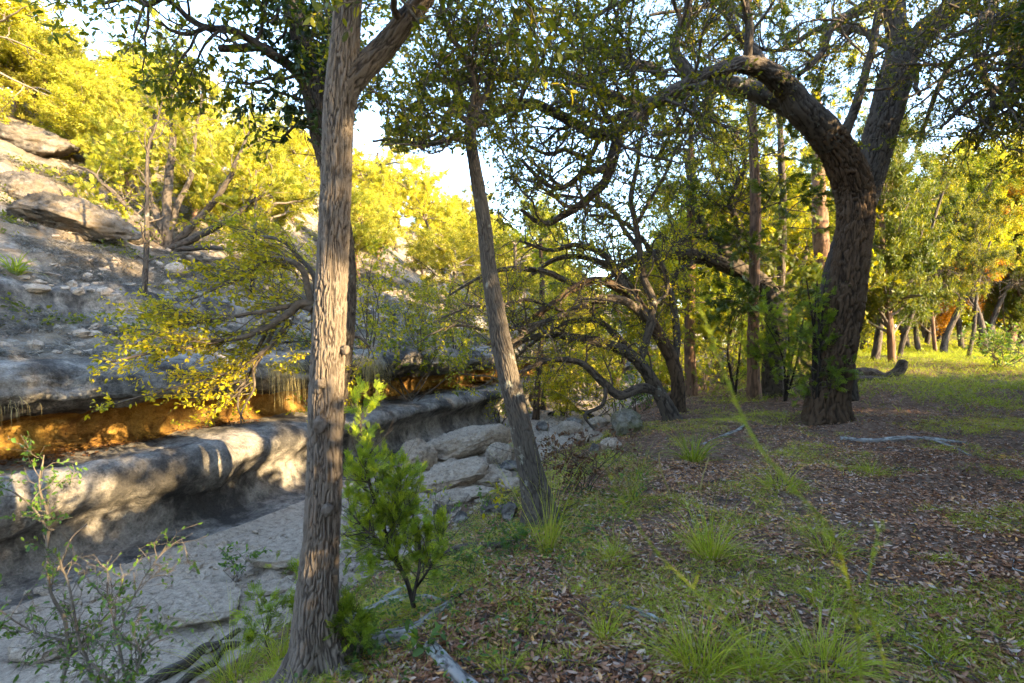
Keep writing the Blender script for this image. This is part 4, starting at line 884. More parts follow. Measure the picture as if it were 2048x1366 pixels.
PROTO = {'tall_gold': [variant(tallA, 'leaf_hill')],
         'slim_wood': [variant(slimA, 'leaf_wood'), variant(slimB, 'leaf_wood'), variant(slimC, 'leaf_wood')], 'slim_oak': [variant(slimA, 'leaf_oak'), variant(slimB, 'leaf_oak'), variant(slimC, 'leaf_oak')],
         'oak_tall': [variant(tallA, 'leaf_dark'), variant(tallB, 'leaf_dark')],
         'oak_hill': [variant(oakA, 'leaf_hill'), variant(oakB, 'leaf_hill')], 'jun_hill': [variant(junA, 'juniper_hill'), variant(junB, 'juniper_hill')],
         'oak_wood': [variant(oakA, 'leaf_wood'), variant(oakB, 'leaf_wood')], 'oak_dark': [variant(oakA, 'leaf_oak'), variant(oakB, 'leaf_oak')],
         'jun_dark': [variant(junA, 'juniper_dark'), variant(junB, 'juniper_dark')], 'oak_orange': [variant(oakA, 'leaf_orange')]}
for t in (oakA, oakB, junA, junB, tallA, tallB, slimA, slimB, slimC):
    for c in list(t.root.children): bpy.data.objects.remove(c)
    bpy.data.objects.remove(t.root)
used = set(); nseed = [0]
def plant(kind, p, h, label, group=None, wide=1., rot=None, sink=.1):
    nseed[0] += 1; g = np.random.default_rng(900 + nseed[0])
    pr_ = PROTO[kind]; r = pr_[nseed[0] % len(pr_)]
    s = h / (8. if 'slim' in kind else 9. if 'tall' in kind else 6.6 if 'oak' in kind else 5.6)
    a = g.uniform(0, 2 * PI) if rot is None else rot
    loc = (p[0], p[1], p[2] - sink); sc_ = (s * wide, s * wide, s)
    if r.name not in used:
        used.add(r.name); r.location = loc; r.rotation_euler = (0, 0, a); r.scale = sc_; r['label'] = label
        if group: r['group'] = group
        return r
    return dup(r, loc, a, sc_, label, group)

# hillside trees: labelled by where they grip the slope
def hill_at(s, t):
    x, y = wxy(s, t); return np.array([x, y, float(z_hill(np.array([x]), np.array([y]))[0])])
def px_of(p): return 1024 + p[0] / p[1] * F_PX, 683 - (p[2] - 1.5) / p[1] * F_PX
spots = []
g = np.random.default_rng(77)
for t0, s0, s1, stp in ((8.4, 6.8, 50, 3.0), (11., 6.0, 60, 3.4), (13.5, 2.2, 60, 3.2), (17, 1.5, 66, 3.4), (21.5, 4, 72, 4.8), (27, 6, 80, 5.2), (33, 10, 90, 6.)):
    s = s0
    while s < s1:
        spots.append((s + g.uniform(-1, 1), t0 + g.uniform(-1.3, 1.3))); s += stp * g.uniform(.75, 1.3) * (1 + s / 90)
for (s, t) in spots:
    p = hill_at(s, t); a, b_ = px_of(p)
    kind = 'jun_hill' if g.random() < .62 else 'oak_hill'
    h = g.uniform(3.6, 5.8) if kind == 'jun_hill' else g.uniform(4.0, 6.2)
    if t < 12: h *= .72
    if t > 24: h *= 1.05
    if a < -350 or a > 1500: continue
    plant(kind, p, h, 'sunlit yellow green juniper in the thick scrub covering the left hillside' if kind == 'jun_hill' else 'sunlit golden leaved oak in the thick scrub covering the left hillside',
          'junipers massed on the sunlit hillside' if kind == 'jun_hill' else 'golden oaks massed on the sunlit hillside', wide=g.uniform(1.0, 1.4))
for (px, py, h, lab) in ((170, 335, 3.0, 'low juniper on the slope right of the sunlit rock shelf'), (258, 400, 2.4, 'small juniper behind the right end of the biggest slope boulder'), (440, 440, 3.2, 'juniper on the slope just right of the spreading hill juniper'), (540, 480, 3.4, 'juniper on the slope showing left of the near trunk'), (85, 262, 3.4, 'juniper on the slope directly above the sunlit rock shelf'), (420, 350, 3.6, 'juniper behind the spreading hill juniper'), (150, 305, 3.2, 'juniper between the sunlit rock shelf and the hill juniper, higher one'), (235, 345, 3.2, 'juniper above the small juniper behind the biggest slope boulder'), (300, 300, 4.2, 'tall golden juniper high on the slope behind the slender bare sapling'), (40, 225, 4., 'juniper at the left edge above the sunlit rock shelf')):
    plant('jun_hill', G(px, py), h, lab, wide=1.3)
# trees along the creek further up, and filling the middle distance
for (px, Y, h, kind, lab) in ((1010, 24, 6.4, 'oak_hill', 'golden tree standing up the creek behind the top of the leaning trunk'), (1120, 30, 8.2, 'oak_wood', 'yellow green tree up the creek right of the leaning trunk'),
                              (1230, 27, 8.6, 'oak_wood', 'yellow tree behind the many stemmed oak'), (1330, 22, 7.4, 'oak_wood', 'bright yellow leaved oak between the reddish juniper stems'),
                              (1435, 26, 8.6, 'oak_wood', 'yellow leaved oak behind the straight reddish stem'), (1540, 22, 7.6, 'oak_wood', 'yellow oak glimpsed left of the arching oak trunk'), (900, 21, 4.6, 'oak_hill', 'small golden tree on the ledge top left of the leaning trunk'),
                              (1090, 19, 4.8, 'oak_hill', 'low golden tree on the ledge beyond the drooping oak limbs'), (1640, 27, 8., 'oak_wood', 'yellow oak right behind the arching oak trunk')):
    x = (px - 1024) / F_PX * Y; z = float(surf(np.array([x]), np.array([Y]))[0]); plant(kind, (x, Y, z), h, lab)
# right hand wood across the small meadow
WOOD = [(1757, 722, 10, 6.0, 'slim_wood', 'leaning dark trunk nearest the arching oak at the meadow edge'), (1773, 724, 8, 6.4, 'jun_dark', 'dark straight juniper beside the leaning meadow edge trunk'),
        (1805, 712, 5, 5.2, 'slim_oak', 'slim oak behind the upturned log end'), (1846, 704, 5, 5.4, 'slim_wood', 'thin meadow edge oak right of the upturned log end'), (1866, 702, 4, 5., 'jun_dark', 'slim juniper left of the thick pale footed trunk'),
        (1897, 706, 17, 6.2, 'slim_wood', 'thick dark trunk with a flared foot at the far meadow edge'), (1934, 716, 4, 3.8, 'slim_oak', 'thin leaning young oak standing forward in the meadow grass'),
        (1958, 708, 13, 6.0, 'slim_oak', 'stout dark oak in the right hand group at the meadow edge'), (1988, 704, 10, 5.8, 'slim_oak', 'curved dark trunk right of the stout meadow edge oak'), (2018, 702, 10, 6.2, 'jun_dark', 'rightmost dark juniper at the meadow edge')]
for (px, py, hw, h, kind, lab) in WOOD:
    b = G(px, py); r = plant(kind, b, h * 1.35, lab, wide=.72)
    base = .12 if 'jun' in kind else .10
    k = (hw / F_PX * b[1]) / (base * r.scale[0])
    me = [c for c in r.children if c.name.startswith('trunk')][0]; k = min(max(k, .6), 1.9); me.scale = (k, k, 1)
gg = np.random.default_rng(31)
for i in range(46):
    px = gg.uniform(1180, 2300); Y = gg.uniform(24, 48); x = (px - 1024) / F_PX * Y; z = float(surf(np.array([x]), np.array([Y]))[0])
    if st(x, Y)[1] > -4.5: continue
    kind = ['slim_wood', 'slim_oak', 'slim_wood', 'tall_gold'][i % 4] if i % 8 != 6 else 'slim_oak'
    lab = {'slim_wood': 'slim yellow green oak in the far wood behind the meadow', 'slim_oak': 'slim green oak in the far wood behind the meadow', 'tall_gold': 'golden oak in the far wood behind the meadow'}[kind]
    plant(kind, (x, Y, z), gg.uniform(8., 11.5), lab, lab.split(' in ')[0].replace('oak', 'oaks') + ' of the far wood')
# the far wood behind all these, one continuous mass
g = np.random.default_rng(12); n = 15000; Yf = g.uniform(48, 64, n); x = Yf * g.uniform(.02, 1.5, n); k = st(x, Yf)[1] < -7; x, Yf = x[k], Yf[k]; n = len(x)
top = 8.5 + 3.5 * vnoise(v3(x * .22, Yf * .22), 5); z = surf(x, Yf) + top * g.random(n) ** .75; mb = MB()
stamp(mb, CLUMP_LEAF, v3(x, Yf, z), frames(g.normal(size=(n, 3)), g.normal(size=(n, 3))), g.uniform(.5, 1.2, n), np.clip(.38 + .2 * g.normal(size=n) + .3 * vnoise(v3(x * .4, Yf * .4, z * .4), 6), 0, 1)); o = mb.build('far_wood', M['leaf_wood']); o['kind'] = 'stuff'
b = G(2030, 700); plant('oak_orange', b + np.array([1.2, 3, 0]), 9.6, 'orange leaved tree at the right edge above the meadow trees')
# out-of-view trees added right of and behind the viewpoint to shade the creek
U = np.array([.85, -.53]); Wv = np.array([.53, .85])
SHADE = [(5.2, -8), (5.8, -4.8), (5.0, -1.6), (5.7, 1.6), (5.3, 4.8), (6.0, 8.0), (5.6, 11.0)]
for i, (u, w) in enumerate(SHADE):
    x, y = U * u + Wv * w; z = float(surf(np.array([x]), np.array([y]))[0])
    plant('oak_tall', (x, y, z), 9.8 + .5 * math.sin(i * 2.1), 'tall oak added beyond the right edge of the view to shade the creek', 'oaks added for shade on the right bank', wide=.95)
for k_ in PROTO:
    for r in PROTO[k_]:
        if r.name not in used:
            for c in list(r.children): bpy.data.objects.remove(c)
            bpy.data.objects.remove(r)
# ------------------------------------------------------------------ shrubs, saplings
# understory brush added outside the right edge for low shade over the near bank
BR = [(4.6, -6), (5.6, -3.4), (4.9, -.6), (5.9, 2.2), (5.2, 5.0), (6.4, 8.0), (6.6, 11.2), (6.8, 13.6), (7.4, 16.), (5.6, 9.7), (3.9, 1.2), (4.0, 4.0), (4.4, 6.6), (3.6, -1.6)]
bg = np.random.default_rng(8)
def shade_brush_proto():
    t = Hero('bush', 'dense low evergreen bush added beyond the right edge of the view for shade', 'bush', (0, 0, 0), 'bark_oak')
    P = np.stack([spline(np.array([[0, 0, -.1, 0], [bg.normal(0, .4), bg.normal(0, .4), 1.0, 0], [bg.normal(0, .9), bg.normal(0, .9), 1.9, 0]]), 12)[:, :3] for _ in range(7)]); R = np.linspace(.035, .01, 12)[None] * np.ones((7, 1))
    a, ra = grow(P, R, 70, .95, .3, 60, .1, 7, .25, .5, .3, .05, 1, .02, rg=bg); c, rc = grow(a, ra, 420, .45, .3, 50, .05, 5, .25, .5, .4, rg=bg)
    mb = MB(); tubes(mb, P, R, 6); tubes(mb, a, ra, 4); tubes(mb, c, rc, 3); mb.build('stems', M['twig'], t.root)
    mb = MB(); leaves(mb, c, 4200, .2, CLUMP_LEAF, tint=(.35, .2), rg=bg); mb.build('foliage', M['leaf_dark'], t.root); return t.root
bp = shade_brush_proto(); bp['group'] = 'evergreen bushes added for shade on the right bank'
for i, (u, w) in enumerate(BR):
    x, y = U * u + Wv * w; z = float(surf(np.array([x]), np.array([y]))[0]); sc_ = (1.25, 1.25, (1.1, 1.4, 1.1, 1.15, 1.0, 1.6, 1.7, 1.1, 1.1, 1.6, .7, .75, .8, .7)[i])
    if i == 0: bp.location = (x, y, z); bp.scale = sc_
    else: dup(bp, (x, y, z), i * 1.7, sc_, bp['label'], bp['group'])

def bough(name, label, cat, rows, m1, L1, m2, L2, n, size, lm, seed, drift=(0, 0, 0), up=0., tint=(.6, .22), tpl=LEAF6, twig='twig_pale', ang=50, clear=None, extra=(), spread=1., droop=-.1, upn=.9):
    r0 = line(rows); loc = r0[0, :3]; t = Hero(name, label, cat, loc, twig, twig); g = np.random.default_rng(seed)
    P = []; R = []
    for k, rw in enumerate((rows,) + tuple(extra)):
        q = spline(line(rw), 30); q[1:, :3] += .03 * fbm(q[1:, :3] * 3, 2, seed + k)[:, None]; p_, r_ = q[:, :3], q[:, 3]
        mb = MB(); bark_tube(mb, np.hstack([p_ - loc, r_[:, None]]), seg=.02, sides=14, amp=.002, fa=40., fl=12., seed=seed); mb.build('branch', M[twig], t.root)
        P.append(p_); R.append(r_)
    P = np.stack(P); R = np.stack(R)
    a, ra = grow(P, R, m1, L1, .4, ang, up, 8, .2, .4, .3, .15, 1, .006, drift, g); bb, rb = grow(a, ra, m2, L2, .4, 42, up, 6, .2, .6, .35, .15, 1, .0025, drift, g)
    if clear is not None: a, ra, bb, rb = a[clear(a)], ra[clear(a)], bb[clear(bb)], rb[clear(bb)]
    mb = MB(); tubes(mb, a - loc, np.maximum(ra, .0018), 5); tubes(mb, bb - loc, np.maximum(rb, .001), 3); mb.build('twigs', M[twig], t.root)
    mb = MB(); leaves(mb, bb - loc, int(n * .85), size, tpl, tint=tint, rg=g, spread=spread, droop=droop, upn=upn); leaves(mb, a - loc, int(n * .15), size, tpl, umin=.4, tint=tint, rg=g, spread=spread, droop=droop, upn=upn); mb.build('foliage', M[lm], t.root)
    return t
# the yellow leaved elm reaching over the ledge from behind the near trunk
Ye = 5.4
bough('elm_tree', 'small yellow leaved tree spreading left over the ledge from behind the thick near trunk', 'tree',
      [(655, 1060, 14, Ye + .4), (650, 900, 12, Ye + .3), (640, 760, 11, Ye + .2), (632, 640, 10, Ye + .1), (612, 602, 9, Ye), (560, 640, 7, Ye - .1), (500, 668, 5.5, Ye - .2), (400, 690, 4, Ye - .4), (300, 705, 3, Ye - .5), (200, 722, 1.5, Ye - .6)],
      120, .62, 1100, .26, 9500, .043, 'leaf_yellow', 5, drift=(-.5, -.05, -.02), up=.0, ang=38, tint=(.55, .25),
      twig='twig', clear=keep_view_gap([(0, 850, 2048, 1366), (0, 0, 170, 1366), (0, 0, 300, 560), (690, 0, 2048, 640)]),
      extra=([(632, 640, 8, Ye + .1), (618, 570, 7, Ye), (590, 530, 6, Ye - .1), (540, 520, 4, Ye - .1), (470, 560, 3, Ye - .2), (380, 600, 2, Ye - .3)], [(625, 620, 7, Ye), (590, 610, 6, Ye), (520, 625, 4, Ye - .2), (430, 640, 3, Ye - .3), (330, 655, 2, Ye - .4), (270, 690, 1.5, Ye - .4)],
             [(580, 640, 5, Ye), (530, 700, 4, Ye - .1), (470, 740, 3, Ye - .2), (380, 770, 2, Ye - .3), (300, 790, 1.5, Ye - .35), (230, 805, 1.2, Ye - .4)], [(550, 650, 4, Ye), (520, 710, 3.5, Ye), (490, 760, 2.6, Ye), (478, 800, 2.2, Ye), (486, 845, 1.3, Ye)],
             [(530, 660, 4, Ye), (512, 720, 3.5, Ye), (515, 770, 2.4, Ye), (490, 810, 2, Ye), (483, 850, 1.2, Ye)], [(636, 640, 6, Ye), (680, 690, 4, Ye), (715, 672, 3, Ye - .1), (745, 690, 2, Ye - .1)], [(632, 600, 6, Ye), (620, 530, 5, Ye + .2), (570, 480, 4, Ye + .3), (500, 470, 3, Ye + .4)]))
# yellow green shrubs on the shelf and far ledge
for (px, py, Y, hw, hh, lab, lm, sd, n, sz) in (
    (840, 775, None, 70, 120, 'yellow green bush growing on the ledge shelf right of the near trunk', 'leaf_yellow', 21, 1500, .07), (910, 760, None, 70, 110, 'bush in front of the sunlit end of the hollow, left of the leaning trunk', 'leaf_wood', 22, 1400, .08),
    (1000, 850, None, 55, 70, 'small green bush on the creek bank at the back of the leaning trunk', 'leaf_wood', 23, 700, .07), (1180, 840, None, 90, 70, 'low leafy bush under the drooping limbs at the far creek bend', 'leaf_wood', 24, 900, .09),
    (1270, 830, None, 60, 60, 'bright green low bush at the foot of the many stemmed oak', 'herb', 25, 700, .08), (820, 620, 12.5, 90, 150, 'grey green willowy bush on the slope behind the leaning trunk', 'leaf_wood', 26, 2200, .09),
    (740, 600, 12, 70, 190, 'yellow leaved young tree on the slope just right of the near trunk', 'leaf_yellow', 27, 2000, .08), (560, 560, 13, 90, 130, 'yellow green scrub bush on the slope left of the near trunk', 'leaf_yellow', 28, 1800, .08),
    (1410, 780, None, 60, 110, 'yellow green undergrowth bush between the two reddish stems', 'leaf_wood', 29, 900, .09), (2000, 735, None, 60, 55, 'pale green spiky bush at the right edge of the meadow', 'herb', 30, 800, .1),
    (1330, 740, 15, 80, 160, 'yellow green thicket bush behind the many stemmed oak stems', 'leaf_wood', 32, 1400, .11), (1230, 760, 16, 90, 150, 'sunny yellow bush beyond the low drooping limb', 'leaf_wood', 33, 1400, .11), (1450, 730, 17, 90, 170, 'yellow thicket bush between the straight stem and the thick limbed oak', 'leaf_wood', 34, 1400, .12),
    (1600, 740, 17, 80, 170, 'yellow thicket bush left behind the arching oak foot', 'leaf_wood', 35, 1400, .12), (1130, 740, 17, 90, 140, 'sunny bush on the far creek bank right of the leaning trunk', 'leaf_wood', 36, 1400, .11)):
    if Y is None: b = G(px, py)
    else:
        x = (px - 1024) / F_PX * Y; b = np.array([x, Y, float(surf(np.array([x]), np.array([Y]))[0])])
    Y = b[1]; W = hw / F_PX * Y; H = hh / F_PX * Y; g = np.random.default_rng(sd)
    t = Hero('bush', lab, 'bush', b, 'twig')
    P = np.stack([spline(np.array([[g.normal(0, .05), g.normal(0, .05), -.06, 0], [g.normal(0, .3) * W, g.normal(0, .3) * W, H * .45, 0], [g.normal(0, .65) * W, g.normal(0, .6) * W, H * .9, 0]]), 10)[:, :3] for _ in range(7)]); R = np.linspace(.016, .006, 10)[None] * np.ones((7, 1))
    a, ra = grow(P, R, 60, W * .6, .4, 60, .08, 7, .25, .5, .3, .2, 1, .01, rg=g); c, rc = grow(a, ra, 300, W * .32, .4, 50, .03, 5, .25, .6, .4, rg=g)
    mb = MB(); tubes(mb, P, R, 5); tubes(mb, a, ra, 4); tubes(mb, c, np.maximum(rc, .0012), 3); mb.build('stems', M['twig'], t.root)
    mb = MB(); leaves(mb, c, n, sz, LEAF4, tint=(.55, .22), rg=g); mb.build('foliage', M[lm], t.root)

# spreading juniper on the left slope and its slender neighbour
b = G(338, 500); Y = b[1]; print('hill juniper', b)
jh = Hero('juniper_tree', 'spreading many stemmed juniper in half shade on the left slope, above the rock bands', 'juniper', b, 'bark_oak')
for i, r in enumerate(([(338, 505, 11, Y), (333, 440, 9, Y), (338, 360, 8, Y), (345, 250, 6, Y), (340, 150, 3, Y)], [(338, 500, 8, Y), (318, 440, 7, Y), (300, 390, 6, Y), (298, 300, 4, Y), (310, 210, 3, Y)], [(342, 500, 8, Y), (380, 455, 7, Y - .1), (430, 400, 6, Y - .2), (470, 330, 4, Y - .3), (500, 260, 2, Y - .3)],
                       [(340, 500, 8, Y), (400, 470, 7, Y - .2), (470, 430, 5, Y - .4), (520, 390, 3, Y - .5)], [(336, 500, 8, Y), (290, 450, 6, Y - .2), (240, 400, 5, Y - .3), (190, 350, 3, Y - .4), (150, 330, 2, Y - .5)], [(338, 480, 7, Y), (350, 420, 6, Y + .2), (380, 350, 4.5, Y + .3), (395, 250, 3, Y + .3), (410, 170, 2, Y + .3)], [(336, 500, 6, Y), (260, 470, 5, Y - .3), (190, 455, 3.5, Y - .5), (140, 430, 2, Y - .6)], [(342, 500, 6, Y), (420, 495, 5, Y - .3), (470, 500, 3, Y - .5), (530, 490, 2, Y - .6)])):
    jh.limb(line(r), name='trunk' if i == 0 else 'stem', sides=18, seg=.04)
P = np.stack(jh.P); R = np.stack(jh.R); g = np.random.default_rng(6)
a, ra = grow(P, R, 90, 1.05, .4, 55, .12, 9, .16, .5, .25, .35, 1, .012, rg=g); bb, rb = grow(a, ra, 620, .48, .4, 45, .05, 6, .18, .6, .35, .2, 1, rg=g)
mb = MB(); tubes(mb, a - b, np.maximum(ra, .004), 5); tubes(mb, bb - b, np.maximum(rb, .002), 3); mb.build('branches', M['twig_pale'], jh.root)
mb = MB(); leaves(mb, bb - b, 3600, .17, SPRIG_FAR, spread=.45, droop=.05, tint=(.42, .22), rg=g); mb.build('foliage', M['juniper_hill'], jh.root)
b = G(288, 622); Y = b[1]
sl = Hero('sapling', 'slender nearly bare dark sapling rising from the rock band in front of the hill juniper', 'sapling', b, 'bark_oak')
rw = [(286, 628, 6, Y), (292, 520, 5, Y), (294, 400, 4, Y), (296, 300, 3, Y), (312, 250, 2.2, Y), (325, 200, 1.4, Y)]
sl.trunk(line(rw), seg=.04, sides=14, amp=.004, fa=30., fl=8., feed=True)
sl.crown(16, .55, 60, .25, 160, .14, 320, .06, 'leaf_yellow', up=.1, umin=.15, ang=50, rg=np.random.default_rng(2), tint=(.4, .2))
b = G(505, 585); Y = b[1]
sl = Hero('sapling', 'thin straight sapling on the slope between the hill juniper and the near trunk', 'sapling', b, 'bark_oak')
sl.trunk(line([(503, 590, 4.5, Y), (508, 510, 4, Y), (511, 430, 3, Y), (512, 340, 1.6, Y)]), seg=.05, sides=12, amp=.004, feed=True)
sl.crown(16, .6, 80, .3, 200, .16, 800, .09, 'leaf_yellow', umin=.2, rg=np.random.default_rng(3))

# bright young juniper in front
b = G(800, 1235); Y = b[1]; print('young juniper', b)
yj = Hero('juniper_sapling', 'bright green feathery young juniper right of the thick near trunk', 'sapling', b, 'bark_oak')
stems = ([(828, 1215, 5, Y), (815, 1170, 4.5, Y), (790, 1110, 4, Y + .03), (765, 1040, 3.5, Y + .05), (740, 960, 3, Y + .05), (722, 880, 2.2, Y + .05), (708, 800, 1.4, Y + .05)], [(826, 1200, 4, Y), (840, 1130, 3, Y), (838, 1060, 2.5, Y + .1), (820, 1000, 1.6, Y + .1)], [(812, 1160, 4, Y), (770, 1090, 3, Y - .05), (735, 1060, 2, Y - .08), (700, 1020, 1.4, Y - .1)],
         [(800, 1130, 3, Y), (790, 1050, 2.5, Y + .1), (800, 980, 2, Y + .12), (795, 930, 1.4, Y + .12)], [(826, 1190, 3, Y), (870, 1120, 2.4, Y + .1), (885, 1060, 1.6, Y + .15)])
for i, r in enumerate(stems): yj.limb(line(r), name='stem', sides=10, seg=.02, amp=.001, gn=.012)
P = np.stack(yj.P); R = np.stack(yj.R); g = np.random.default_rng(16)
a, ra = grow(P, R, 130, .25, .4, 58, .10, 7, .14, .5, .3, .2, 1, .003, rg=g); bb, rb = grow(a, ra, 620, .1, .4, 42, .08, 5, .14, .6, .4, .1, 1, .0015, rg=g)
k = keep_view_gap([(890, 0, 2048, 1366), (0, 0, 690, 1366), (560, 1180, 2048, 1366), (770, 0, 2048, 900)]); bb, rb = bb[k(bb)], rb[k(bb)]
mb = MB(); tubes(mb, a - b, ra, 4); tubes(mb, bb - b, np.maximum(rb, .0007), 3); mb.build('twigs', M['twig'], yj.root)
mb = MB(); leaves(mb, bb - b, 1800, .060, SPRIG, spread=.4, droop=.12, tint=(.68, .25), rg=g); mb.build('foliage', M['juniper'], yj.root)
# juniper sprigs at the foot of the near trunk
for (px, py, w, h, Yo, lab, sd) in ((648, 1240, 55, 100, -.32, 'small bright juniper seedling in front of the base of the thick near trunk', 1), (700, 1330, 40, 60, -.15, 'tiny juniper seedling among the roots right of the near trunk', 2), (540, 1260, 40, 70, .1, 'small fresh green juniper seedling left of the near trunk foot', 3)):
    b = G(px, py + 60 if py < 1300 else py); b = b.copy(); b[2] = float(surf(b[0], b[1])); Y = b[1]; g = np.random.default_rng(200 + sd)
    t = Hero('juniper_seedling', lab, 'seedling', b, 'twig'); H = (h + 50) / F_PX * Y; W = w / F_PX * Y
    P = np.stack([spline(np.array([[0, 0, -.02, 0], [g.normal(0, .3) * W, g.normal(0, .2) * W, H * .5, 0], [g.normal(0, .6) * W, g.normal(0, .3) * W, H, 0]]), 10)[:, :3] for _ in range(3)]); R = np.linspace(.004, .0015, 10)[None] * np.ones((3, 1))
    a, ra = grow(P + b, R, 26, W * .9, .4, 65, .1, 6, .15, .6, .4, .3, 1, rg=g); bb, rb = grow(a, ra, 90, W * .5, .4, 45, .1, 5, .15, .7, .5, .1, 1, rg=g)
    mb = MB(); tubes(mb, P, R, 5); tubes(mb, a - b, ra, 3); mb.build('stem', M['twig'], t.root)
    mb = MB(); leaves(mb, bb - b, 160, .075, SPRIG, spread=.4, droop=.1, tint=(.5, .25), rg=g); mb.build('foliage', M['juniper'], t.root)

# leafy seedlings in the bottom left corner
for (rows, ex, lab, n, sd, lm) in (
    ([(140, 1420, 5, 2.6), (128, 1330, 4.5, 2.62), (118, 1230, 4, 2.64), (112, 1120, 3.6, 2.66), (100, 1040, 3, 2.68), (88, 960, 2.4, 2.7), (96, 905, 1.4, 2.7)], ([(108, 1060, 2.5, 2.66), (70, 1010, 2, 2.6), (30, 985, 1.4, 2.55)], [(116, 1140, 3, 2.66), (140, 1080, 2.2, 2.7), (185, 1040, 1.5, 2.75)], [(120, 1290, 3, 2.62), (60, 1250, 2.2, 2.55), (10, 1225, 1.6, 2.5), (-30, 1190, 1.2, 2.5)], [(126, 1330, 3, 2.62), (180, 1270, 2.2, 2.7), (230, 1210, 1.5, 2.75)]),
     'tall thin leafy seedling at the left edge in front of the ledge', 560, 41, 'herb'),
    ([(215, 1420, 4, 2.5), (190, 1310, 3.6, 2.52), (160, 1200, 3, 2.55), (130, 1120, 2.2, 2.58), (120, 1090, 1.5, 2.6)], ([(190, 1300, 2.2, 2.52), (150, 1265, 1.6, 2.5), (60, 1275, 1.2, 2.45)],), 'bare brown seedling stem leaning left beside the tall leafy one', 120, 42, 'herb'),
    ([(285, 1420, 4, 2.45), (270, 1340, 3.4, 2.46), (256, 1260, 3, 2.48), (243, 1200, 2.2, 2.5), (232, 1150, 1.4, 2.5)], ([(250, 1235, 2, 2.48), (290, 1150, 1.6, 2.6), (330, 1100, 1.3, 2.65), (375, 1075, 1, 2.7)],), 'slim seedling with few leaves reaching over the flat creek slab', 190, 43, 'herb'),
    ([(250, 1440, 5, 2.2), (225, 1370, 4, 2.2), (200, 1330, 3, 2.22), (170, 1300, 2, 2.24)], ([(235, 1400, 3, 2.2), (270, 1330, 2, 2.2), (260, 1290, 1.5, 2.2)],), 'low leafy seedling at the bottom edge left of the trunk', 260, 44, 'herb')):
    bough('seedling', lab, 'seedling', [(a, c, h * .8, Y * .98) for a, c, h, Y in rows], 40, .14, 170, .085, int(n * 1.5), .026, lm, sd, up=.05, tint=(.45, .22), twig='twig_pale', extra=tuple([[(a, c, h * .8, Y * .98) for a, c, h, Y in r] for r in ex]), ang=50)

# brown dead shrub and yellow leaved sprouts near the leaning trunk
b = G(1165, 985); g = np.random.default_rng(50)
t = Hero('dead_shrub', 'low dead shrub with rusty brown leaves right of the leaning trunk', 'shrub', b, 'twig')
P = np.stack([spline(np.array([[g.normal(0, .1), g.normal(0, .1), -.03, 0], [g.normal(0, .2), g.normal(0, .15), .22, 0], [g.normal(0, .34), g.normal(0, .2), .55, 0]]), 10)[:, :3] for _ in range(12)]); R = np.linspace(.006, .002, 10)[None] * np.ones((12, 1))
a, ra = grow(P + b, R, 90, .2, .4, 55, .05, 6, .3, .6, .4, .2, 1, rg=g); c, rc = grow(a, ra, 220, .1, .4, 50, 0, 5, .3, .6, .4, rg=g)
mb = MB(); tubes(mb, P, R, 4); tubes(mb, a - b, ra, 3); tubes(mb, c - b, np.maximum(rc, .001), 3); mb.build('stems', M['twig'], t.root)
mb = MB(); leaves(mb, c - b, 900, .045, LEAF6, tint=(.55, .25), rg=g); mb.build('foliage', M['litter_brown'], t.root)
for (px, py, w, h, lab, lm, n, sz, sd) in ((1025, 1030, 50, 60, 'small plant with broad yellow leaves just left of the leaning trunk foot', 'leaf_yellow', 70, .07, 1), (880, 1060, 25, 90, 'thin sprout with a few yellow green leaves in front of the creek rocks', 'leaf_yellow', 22, .06, 2), (990, 1045, 60, 45, 'low green herb patch plant left of the leaning trunk', 'herb', 160, .045, 3), (470, 1165, 45, 70, 'grey green willow seedling on the creek bed by the near trunk', 'herb', 200, .045, 4),
                                           (850, 1330, 55, 50, 'broad leaved green seedling at the bottom beside the pale log', 'herb', 26, .06, 5), (1270, 1000, 40, 60, 'small leafy sprout on the bank right of the dead shrub', 'herb', 60, .04, 6), (925, 1160, 60, 50, 'small herb with lobed leaves on the bank below the young juniper', 'herb', 120, .035, 7), (745, 1320, 50, 40, 'low leafy herb between the roots near the trunk', 'herb', 120, .03, 8), (1220, 1240, 40, 45, 'small yellow flowering weed by the fallen stick on the leaf litter', 'leaf_yellow', 60, .025, 9), (1030, 1110, 60, 40, 'low green herb at the front of the leaning trunk foot', 'herb', 160, .04, 10)):
    b = G(px, py); Y = b[1]; g = np.random.default_rng(300 + sd); W = w / F_PX * Y; H = h / F_PX * Y
    t = Hero('herb_plant', lab, 'plant', b, 'twig')
    P = np.stack([spline(np.array([[g.normal(0, .02), g.normal(0, .02), -.02, 0], [g.normal(0, .4) * W, g.normal(0, .4) * W, H * .5, 0], [g.normal(0, .8) * W, g.normal(0, .6) * W, H, 0]]), 8)[:, :3] for _ in range(6)]); R = np.linspace(.003, .0012, 8)[None] * np.ones((6, 1))
    a, ra = grow(P + b, R, 24, W * .5, .4, 55, .05, 5, .2, .6, .5, .3, 1, rg=g)
    mb = MB(); tubes(mb, P, R, 4); tubes(mb, a - b, ra, 3); mb.build('stems', M['twig'], t.root)
    mb = MB(); leaves(mb, a - b, n, sz, LEAF6, tint=(.5, .22), rg=g, upn=1.4); mb.build('foliage', M[lm], t.root)

